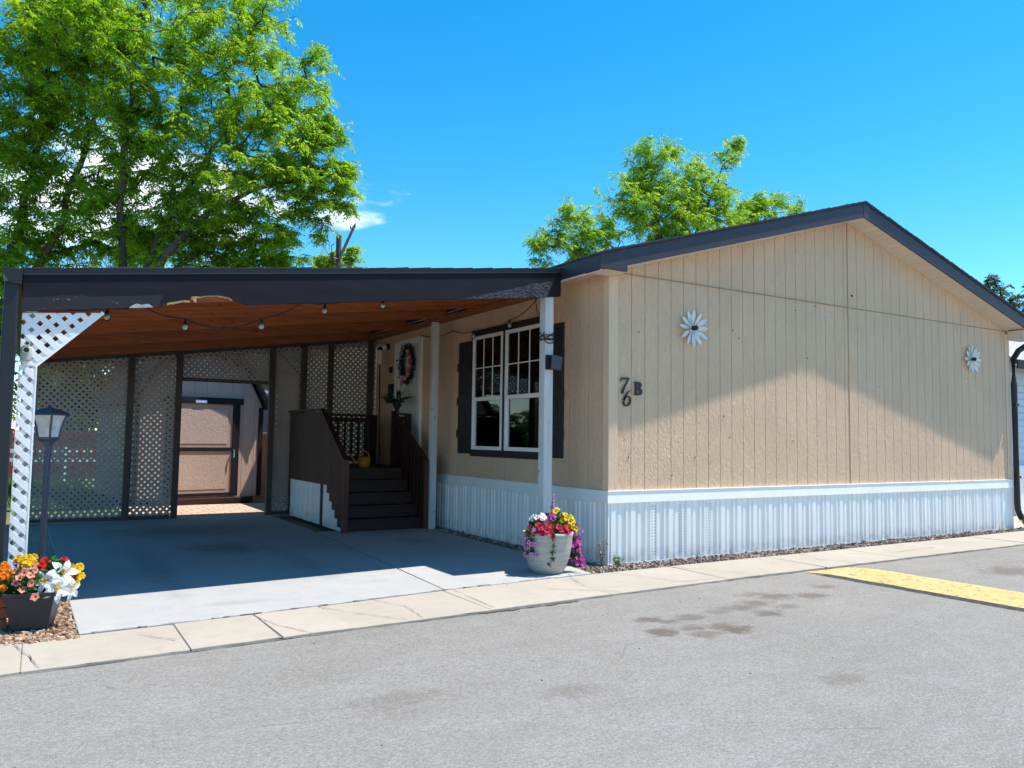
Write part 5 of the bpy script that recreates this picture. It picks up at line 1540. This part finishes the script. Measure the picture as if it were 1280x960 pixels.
# far left parked car (only a sliver shows past the downspout)
car = empty('parked_car', (-9.0, 24, 0), 'white car parked beyond the lawn at the far left edge', 'car')
cx, cy = -9.6, 26.5
b = MB()
pr = [(-2.2, .32), (2.2, .32), (2.25, .62), (2.1, .86), (1.2, .95), (.75, 1.40), (-.95, 1.44), (-1.7, .98), (-2.15, .92), (-2.28, .6)]
b.extr([(cx+x, cy, z) for x, z in pr], (0, 1.75, 0)); b.build('body', M['carwhite'], car, bevel=.07)
b = MB(); b.extr([(cx+x, cy-.012, z) for x, z in [(1.02, .98), (.66, 1.34), (-.88, 1.37), (-1.48, 1.0)]], (0, .03, 0)); b.build('side_window', M['rubber'], car)
b = MB(); b.box(cx-2.0, cx+2.0, cy-.02, cy+.01, .52, .56); b.build('trim_strip', M['plate_y'], car)
for x in (-1.4, 1.4):
    b = MB(); b.tube([(cx+x, cy-.03, .33), (cx+x, cy+.2, .33)], .33, 20); wh = b.build('wheel', M['rubber'], car)
    b = MB(); b.tube([(cx+x, cy-.045, .33), (cx+x, cy-.031, .33)], .2, 16); b.build('rim', M['chrome'], wh)
# neighbour house at the far right
nh = empty('neighbor_house', (15, 5, 0), 'pale blue sided house with grey shingle roof at the right edge', 'house')
b = MB(); z = .1
while z < 3.2:
    b.extr([(12.0, 1.52, z), (12.0, 1.50, z), (12.0, 1.505, z+.0), (12.0, 1.535, z+.15), (12.0, 1.56, z+.15)], (10, 0, 0)); z += .15
b.box(12.0, 22, 1.56, 8, -.05, 3.22); b.build('wall', M['house_b'], nh)
b = MB(); b.extr([(11.7, 1.1, 3.18), (11.7, 4.8, 5.0), (11.7, 8.4, 3.18), (11.7, 8.4, 3.3), (11.7, 4.8, 5.12), (11.7, 1.1, 3.3)], (10.6, 0, 0)); b.build('roof', M['shingle_l'], nh)
b = MB(); b.box(11.68, 22.3, 1.07, 1.10, 3.10, 3.28); b.build('eave_board', M['black'], nh)
b = MB(); b.box(12.2, 14.4, 1.44, 1.498, 0, 1.05); b.build('lower_panel', M['white'], nh)
b = MB(); b.tube([(12.7, 2.9, 4.0), (12.7, 2.9, 4.75)], .12, 12); b.lathe([(.2, 0), (.16, .08), (.02, .12)], (12.7, 2.9, 4.74), 12); b.build('roof_vent', M['rubber'], nh)
sheet('gravel_yard', [(9.35, .0), (30, .6), (30, 1.5), (9.35, 14)], -.02, plain('pale gravel ground', (.42, .36, .29), .95, .3, 20, .6, bscale=60))

# ------------------------------------------------------------------ utility pole and wire
up_ = empty('utility_pole', (5.0, 25, 0), 'weathered timber utility pole with slanting arm behind the carport roof', 'utility pole')
b = MB(); b.tube([(5.02, 25, -.05), (4.99, 25, 10.1)], [.17, .12], 12); b.build('pole', M['pole'], up_)
b = MB(); b.bar((4.98, 24.86, 9.0), (5.62, 24.86, 10.55), .10, .12, (0, 1, 0)); b.build('arm', M['pole'], up_)
b = MB(); b.tube([(5.60, 24.86, 10.5), (5.66, 24.86, 10.66)], [.05, .03], 8); b.build('insulator', M['rubber'], up_)
b = MB(); b.tube([(5.48, 24.86, 10.4), (5.43, 24.86, 10.5)], [.04, .03], 8); b.build('insulator', M['rubber'], up_)
b = MB(); b.box(4.6, 4.72, 24.8, 24.95, 8.9, 9.25); b.tube([(4.90, 24.85, 9.0), (4.66, 24.85, 9.05)], .025, 6); b.tube([(4.66, 24.85, 9.2), (4.62, 24.85, 9.55), (4.75, 24.85, 9.65)], .018, 6); b.build('transformer_box', M['rubber'], up_)
b = MB(); b.tube([(5.10, 24.85, 8.9), (5.35, 24.85, 8.95)], .025, 6); b.build('bracket', M['rubber'], up_)
b = MB(); P = []
for i in range(31):
    t = i/30; P.append((5.1+30*t, 25+3*t, 8.9-1.6*4*t*(1-t)-1.0*t))
b.tube(P, .012, 5); tag(b.build('power_line', M['rubber']), 'thin dark power line sagging across the blue sky', 'wire')

def pb(px, py, Y, rpx, w_=1.0, zf=1.0):
    c = at(px, py, Y); dist = (c-CAM).dot(fw); r = rpx*dist/FPX
    return ((c.x, c.y, c.z), (r, r*1.1, r*zf), w_*r*r)
TREES = True
if TREES:
    # left tree: several rising stems, wide airy crown hanging over the carport roof
    t1 = empty('locust_tree', (-4.2, 14.2, 0), 'large bright green locust tree spreading above the carport roof', 'tree')
    l1 = [[((-4.2, 14.2, -.05), .24), ((-4.15, 14.2, 2.2), .21), ((-4.0, 14.1, 4.2), .17)],
          [((-4.05, 14.1, 3.6), .13), ((-3.3, 13.9, 5.9), .11), ((-2.6, 13.7, 6.9), .085), ((-1.2, 13.4, 7.9), .06), ((.2, 13.2, 8.5), .03)],
          [((-4.0, 14.1, 4.0), .11), ((-3.4, 14.6, 6.6), .085), ((-2.2, 15.0, 9.0), .055), ((-1.2, 15.2, 11), .03)],
          [((-4.0, 14.1, 4.1), .12), ((-4.3, 14.4, 7.0), .09), ((-4.2, 14.6, 10), .05), ((-4.0, 14.5, 12.4), .025)],
          [((-3.5, 14.0, 5.2), .07), ((-2.0, 14.6, 6.6), .05), ((-.4, 14.9, 7.0), .03)]]
    bl1 = [pb(150, 60, 14.5, 110), pb(290, 40, 14.5, 95), pb(230, 150, 13.8, 75), pb(330, 150, 13.5, 65, 1.3), pb(300, 235, 13.4, 60, 1.3), pb(370, 210, 13.4, 52, 1.4), pb(405, 175, 13.4, 34, 1.5),
           pb(385, 270, 13.5, 40, 1.4), pb(330, 300, 13.8, 48, 1.3), pb(230, 260, 14.3, 55, .9), pb(250, 315, 14.6, 40), pb(420, 220, 13.2, 26, 1.6), pb(436, 252, 13.2, 17, 1.8), pb(438, 212, 13.3, 14, 1.8), pb(405, 148, 13.5, 22, 1.4), pb(360, 325, 14.2, 30, 1.2), pb(375, 100, 14, 50, .9), pb(160, 170, 15, 50, .7), pb(190, 300, 14.8, 55, .9), pb(260, 280, 14, 50, .9), pb(120, 250, 15.2, 60, .7), pb(300, 325, 14.8, 40, 1), pb(200, 210, 15, 60, .7)]
    tree(t1, l1, bl1, 1600, 11, M['leaf'], 11, .28, .10, twig=.008)
    t2 = empty('locust_tree', (-7.2, 16.5, 0), 'dense dark stemmed locust tree at the far left behind the carport', 'tree')
    l2 = [[((-7.0, 16.5, -.05), .26), ((-6.9, 16.5, 3.4), .20)],
          [((-6.9, 16.5, 3.2), .15), ((-6.5, 16.4, 6.5), .12), ((-6.1, 16.4, 9.5), .07), ((-5.8, 16.3, 13), .03)],
          [((-6.9, 16.5, 3.0), .14), ((-7.5, 16.5, 6.5), .11), ((-7.6, 16.5, 9.5), .07), ((-8.0, 16.5, 12), .03)],
          [((-6.8, 16.5, 3.4), .12), ((-5.7, 16.3, 6.6), .10), ((-4.9, 16.2, 9.6), .06), ((-4.6, 16.2, 12), .03)],
          [((-6.9, 16.5, 3.3), .10), ((-8.6, 16.2, 6.0), .07), ((-10, 16, 8), .03)]]
    bl2 = [pb(20, 60, 16.5, 95), pb(-60, 150, 16.5, 95), pb(50, 160, 16.2, 60, .9), pb(115, 130, 16.2, 60, .9), pb(15, 230, 16, 55, .9), pb(100, 225, 16.6, 50, .7), pb(165, 225, 16.4, 45, .6), pb(40, 300, 16.8, 45, .9), pb(110, 305, 17, 45, .8), pb(180, 310, 17, 40, .9), pb(-10, 330, 16, 50, 1), pb(-30, 420, 16.5, 50, .8), pb(100, 10, 16, 80, .9)]
    tree(t2, l2, bl2, 1150, 12, M['leaf'], 10, .32, .115, twig=.008)
    # tree beyond the home
    t3_ = empty('locust_tree', (13.8, 17.5, 0), 'light green locust tree rising behind the mobile home roof', 'tree')
    Y3 = 17.0
    c0 = at(830, 330, Y3)
    l3 = [[((c0.x+.4, Y3, -.05), .24), ((c0.x+.2, Y3, 5.5), .20)]]
    for (a, r0) in (((818, 215), .10), ((862, 240), .10), ((905, 205), .07), ((750, 290), .07), ((960, 270), .08), ((700, 300), .06), ((810, 180), .05)):
        e = at(a[0], a[1], Y3+(a[0] % 7-3)*.3); mth = at((a[0]+830)/2, (a[1]+360)/2+15, Y3)
        l3.append([((c0.x+.2, Y3, 5.4), r0*1.3), (tuple(mth), r0), (tuple(e), .025)])
    bl3 = [pb(815, 190, Y3, 26, 1.5), pb(800, 225, Y3+.5, 32, 1.1), pb(845, 190, Y3, 14, 1.3), pb(795, 265, Y3-.5, 30, 1.1), pb(830, 270, Y3, 45, .9), pb(875, 215, Y3, 24, 1.1), pb(880, 260, Y3+.3, 36, 1.0), pb(910, 190, Y3+.4, 19, 1.2), pb(922, 178, Y3+.4, 12, 1.4), pb(905, 235, Y3, 18, 1.1), pb(945, 255, Y3, 20, 1.2), pb(970, 255, Y3, 22, 1.2), pb(998, 260, Y3+.3, 14, 1.5),
           pb(715, 275, Y3-.3, 28, 1.1), pb(690, 300, Y3-.2, 24, 1.2), pb(668, 302, Y3-.2, 12, 1.3), pb(735, 310, Y3, 30, 1), pb(770, 320, Y3, 40, .9), pb(845, 320, Y3, 50, .9), pb(920, 285, Y3, 36, .9), pb(762, 290, Y3, 18, 1.0), pb(675, 325, Y3, 14, 1.2)]
    bl3 += [pb(780, 250, Y3, 40, .8), pb(830, 225, Y3+.4, 42, .8), pb(865, 240, Y3, 40, .8), pb(900, 262, Y3-.3, 34, .9), pb(735, 295, Y3, 34, .8), pb(935, 272, Y3+.2, 34, .9), pb(850, 285, Y3, 50, .7)]
    tree(t3_, l3, bl3, 1250, 13, M['leaf2'], 9, .32, .11, twig=.006)
    # shrubby tree by the utility pole, far dark tree at the right edge, background greenery
    t4 = empty('small_tree', (6.5, 28, 0), 'small sparse tree beside the utility pole', 'tree')
    c4 = at(425, 330, 28)
    tree(t4, [[((c4.x, 28, 0), .15), ((c4.x, 28, 5), .12), ((c4.x, 28, 8.2), .06)]], [pb(412, 322, 28, 12), pb(438, 322, 28.2, 12), pb(442, 312, 28, 5, 2), pb(400, 330, 28, 14), pb(455, 345, 28, 18)], 130, 14, M['leaf'], 7, .3, .14)
    t5 = empty('broad_tree', (30, 22, 0), 'dark airy tree above the roof at the right edge', 'tree')
    c5 = at(1262, 400, 16)
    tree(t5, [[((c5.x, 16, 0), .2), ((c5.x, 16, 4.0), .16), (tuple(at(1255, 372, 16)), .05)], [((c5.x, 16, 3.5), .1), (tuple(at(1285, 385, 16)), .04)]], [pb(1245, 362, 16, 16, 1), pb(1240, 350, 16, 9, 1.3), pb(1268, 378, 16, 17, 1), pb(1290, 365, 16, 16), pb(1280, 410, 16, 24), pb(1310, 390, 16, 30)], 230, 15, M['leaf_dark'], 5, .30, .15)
    for i, (px, py, Y, r, lab, n_) in enumerate([(90, 470, 27, 55, 'dark green tree beyond the red fence seen through the lattice', 260), (-40, 480, 30, 60, 'dark green tree at the far left edge past the downspout', 220), (330, 470, 20, 26, 'small green tree right of the shed roof', 120), (180, 420, 34, 60, 'rounded green tree far behind the shed', 240)]):
        q = at(px, py, Y); tt = empty('garden_tree', (q.x, Y, 0), lab, 'tree', 'trees beyond the yard')
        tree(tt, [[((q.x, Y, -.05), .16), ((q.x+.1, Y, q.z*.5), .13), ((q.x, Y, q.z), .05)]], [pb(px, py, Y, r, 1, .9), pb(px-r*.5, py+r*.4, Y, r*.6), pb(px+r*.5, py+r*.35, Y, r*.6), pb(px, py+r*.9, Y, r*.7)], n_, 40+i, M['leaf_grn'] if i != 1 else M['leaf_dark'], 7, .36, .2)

# ------------------------------------------------------------------ sky and sun
KX, KY = -.43, .138
sund = Vector((-KX, -KY, 1)).normalized()
world = bpy.data.worlds.new('World'); scene.world = world; world.use_nodes = True
nt = world.node_tree; bg = nt.nodes['Background']
sky = nt.nodes.new('ShaderNodeTexSky'); sky.sky_type = 'NISHITA'; sky.sun_disc = False
sky.sun_elevation = math.asin(sund.z); sky.sun_rotation = math.atan2(sund.x, sund.y)
sky.altitude = 1500; sky.air_density = 1.0; sky.dust_density = .3; sky.ozone_density = 2.0
hs = nt.nodes.new('ShaderNodeHueSaturation'); hs.inputs['Saturation'].default_value = SKY_SAT; hs.inputs['Hue'].default_value = SKY_HUE; hs.inputs['Value'].default_value = SKY_VAL
nt.links.new(sky.outputs[0], hs.inputs['Color'])
# a few small fair-weather clouds low in the sky to the left of the utility pole
tc = nt.nodes.new('ShaderNodeTexCoord'); mp = nt.nodes.new('ShaderNodeMapping'); mp.inputs['Scale'].default_value = (1, 1, 3.2)
nt.links.new(tc.outputs['Generated'], mp.inputs['Vector'])
cn = nt.nodes.new('ShaderNodeTexNoise'); cn.inputs['Scale'].default_value = 7.0; cn.inputs['Detail'].default_value = 7; cn.inputs['Roughness'].default_value = .58
nt.links.new(mp.outputs[0], cn.inputs['Vector'])
def wmath(op, a, b=None, clamp=False):
    n = nt.nodes.new('ShaderNodeMath'); n.operation = op; n.use_clamp = clamp
    for i, q in enumerate((a, b)):
        if q is None: continue
        if isinstance(q, bpy.types.NodeSocket): nt.links.new(q, n.inputs[i])
        else: n.inputs[i].default_value = q
    return n.outputs[0]
tot = None
for (px, py, wd, s_) in CLOUDS:
    d0 = (fw+rt2*((px-640)/FPX)-up2*((py-480)/FPX)).normalized()
    vm = nt.nodes.new('ShaderNodeVectorMath'); vm.operation = 'DISTANCE'
    nrm = nt.nodes.new('ShaderNodeVectorMath'); nrm.operation = 'NORMALIZE'; nt.links.new(tc.outputs['Generated'], nrm.inputs[0])
    sc1 = nt.nodes.new('ShaderNodeVectorMath'); sc1.operation = 'MULTIPLY'; nt.links.new(nrm.outputs[0], sc1.inputs[0]); sc1.inputs[1].default_value = (1, 1, 2.4)
    nt.links.new(sc1.outputs[0], vm.inputs[0]); vm.inputs[1].default_value = (d0.x, d0.y, d0.z*2.4)
    v = wmath('MULTIPLY', wmath('SUBTRACT', 1.0, wmath('DIVIDE', vm.outputs['Value'], wd), True), s_)
    tot = v if tot is None else wmath('MAXIMUM', tot, v)
mr = nt.nodes.new('ShaderNodeMapRange'); mr.interpolation_type = 'SMOOTHSTEP'
nt.links.new(wmath('ADD', cn.outputs['Fac'], wmath('MULTIPLY', tot, .42)), mr.inputs[0]); mr.inputs[1].default_value = .66; mr.inputs[2].default_value = .92; mr.inputs[3].default_value = 0; mr.inputs[4].default_value = .85
mx = nt.nodes.new('ShaderNodeMix'); mx.data_type = 'RGBA'; nt.links.new(mr.outputs[0], mx.inputs[0]); nt.links.new(hs.outputs[0], mx.inputs[6]); mx.inputs[7].default_value = CLOUD_COL
nt.links.new(mx.outputs[2], bg.inputs['Color']); bg.inputs['Strength'].default_value = SKY_STR
sl_ = bpy.data.lights.new('sun', 'SUN'); sl_.energy = SUN_STR; sl_.angle = R(.55); sl_.color = (1.0, .955, .87)
so = bpy.data.objects.new('sun', sl_); COL.objects.link(so); so.rotation_euler = (-sund).to_track_quat('-Z', 'Y').to_euler(); so.location = (5, -5, 20)
vs_ = scene.view_settings; vs_.view_transform = 'Standard'; vs_.look = 'None'; vs_.exposure = EXPO; vs_.gamma = 1.0; vs_.use_curve_mapping = False
scene.cycles.max_bounces = 8; scene.cycles.diffuse_bounces = 4; scene.cycles.transparent_max_bounces = 12; scene.cycles.transmission_bounces = 6; scene.cycles.glossy_bounces = 3
scene.cycles.use_denoising = True
scene.cycles.sample_clamp_indirect = 6
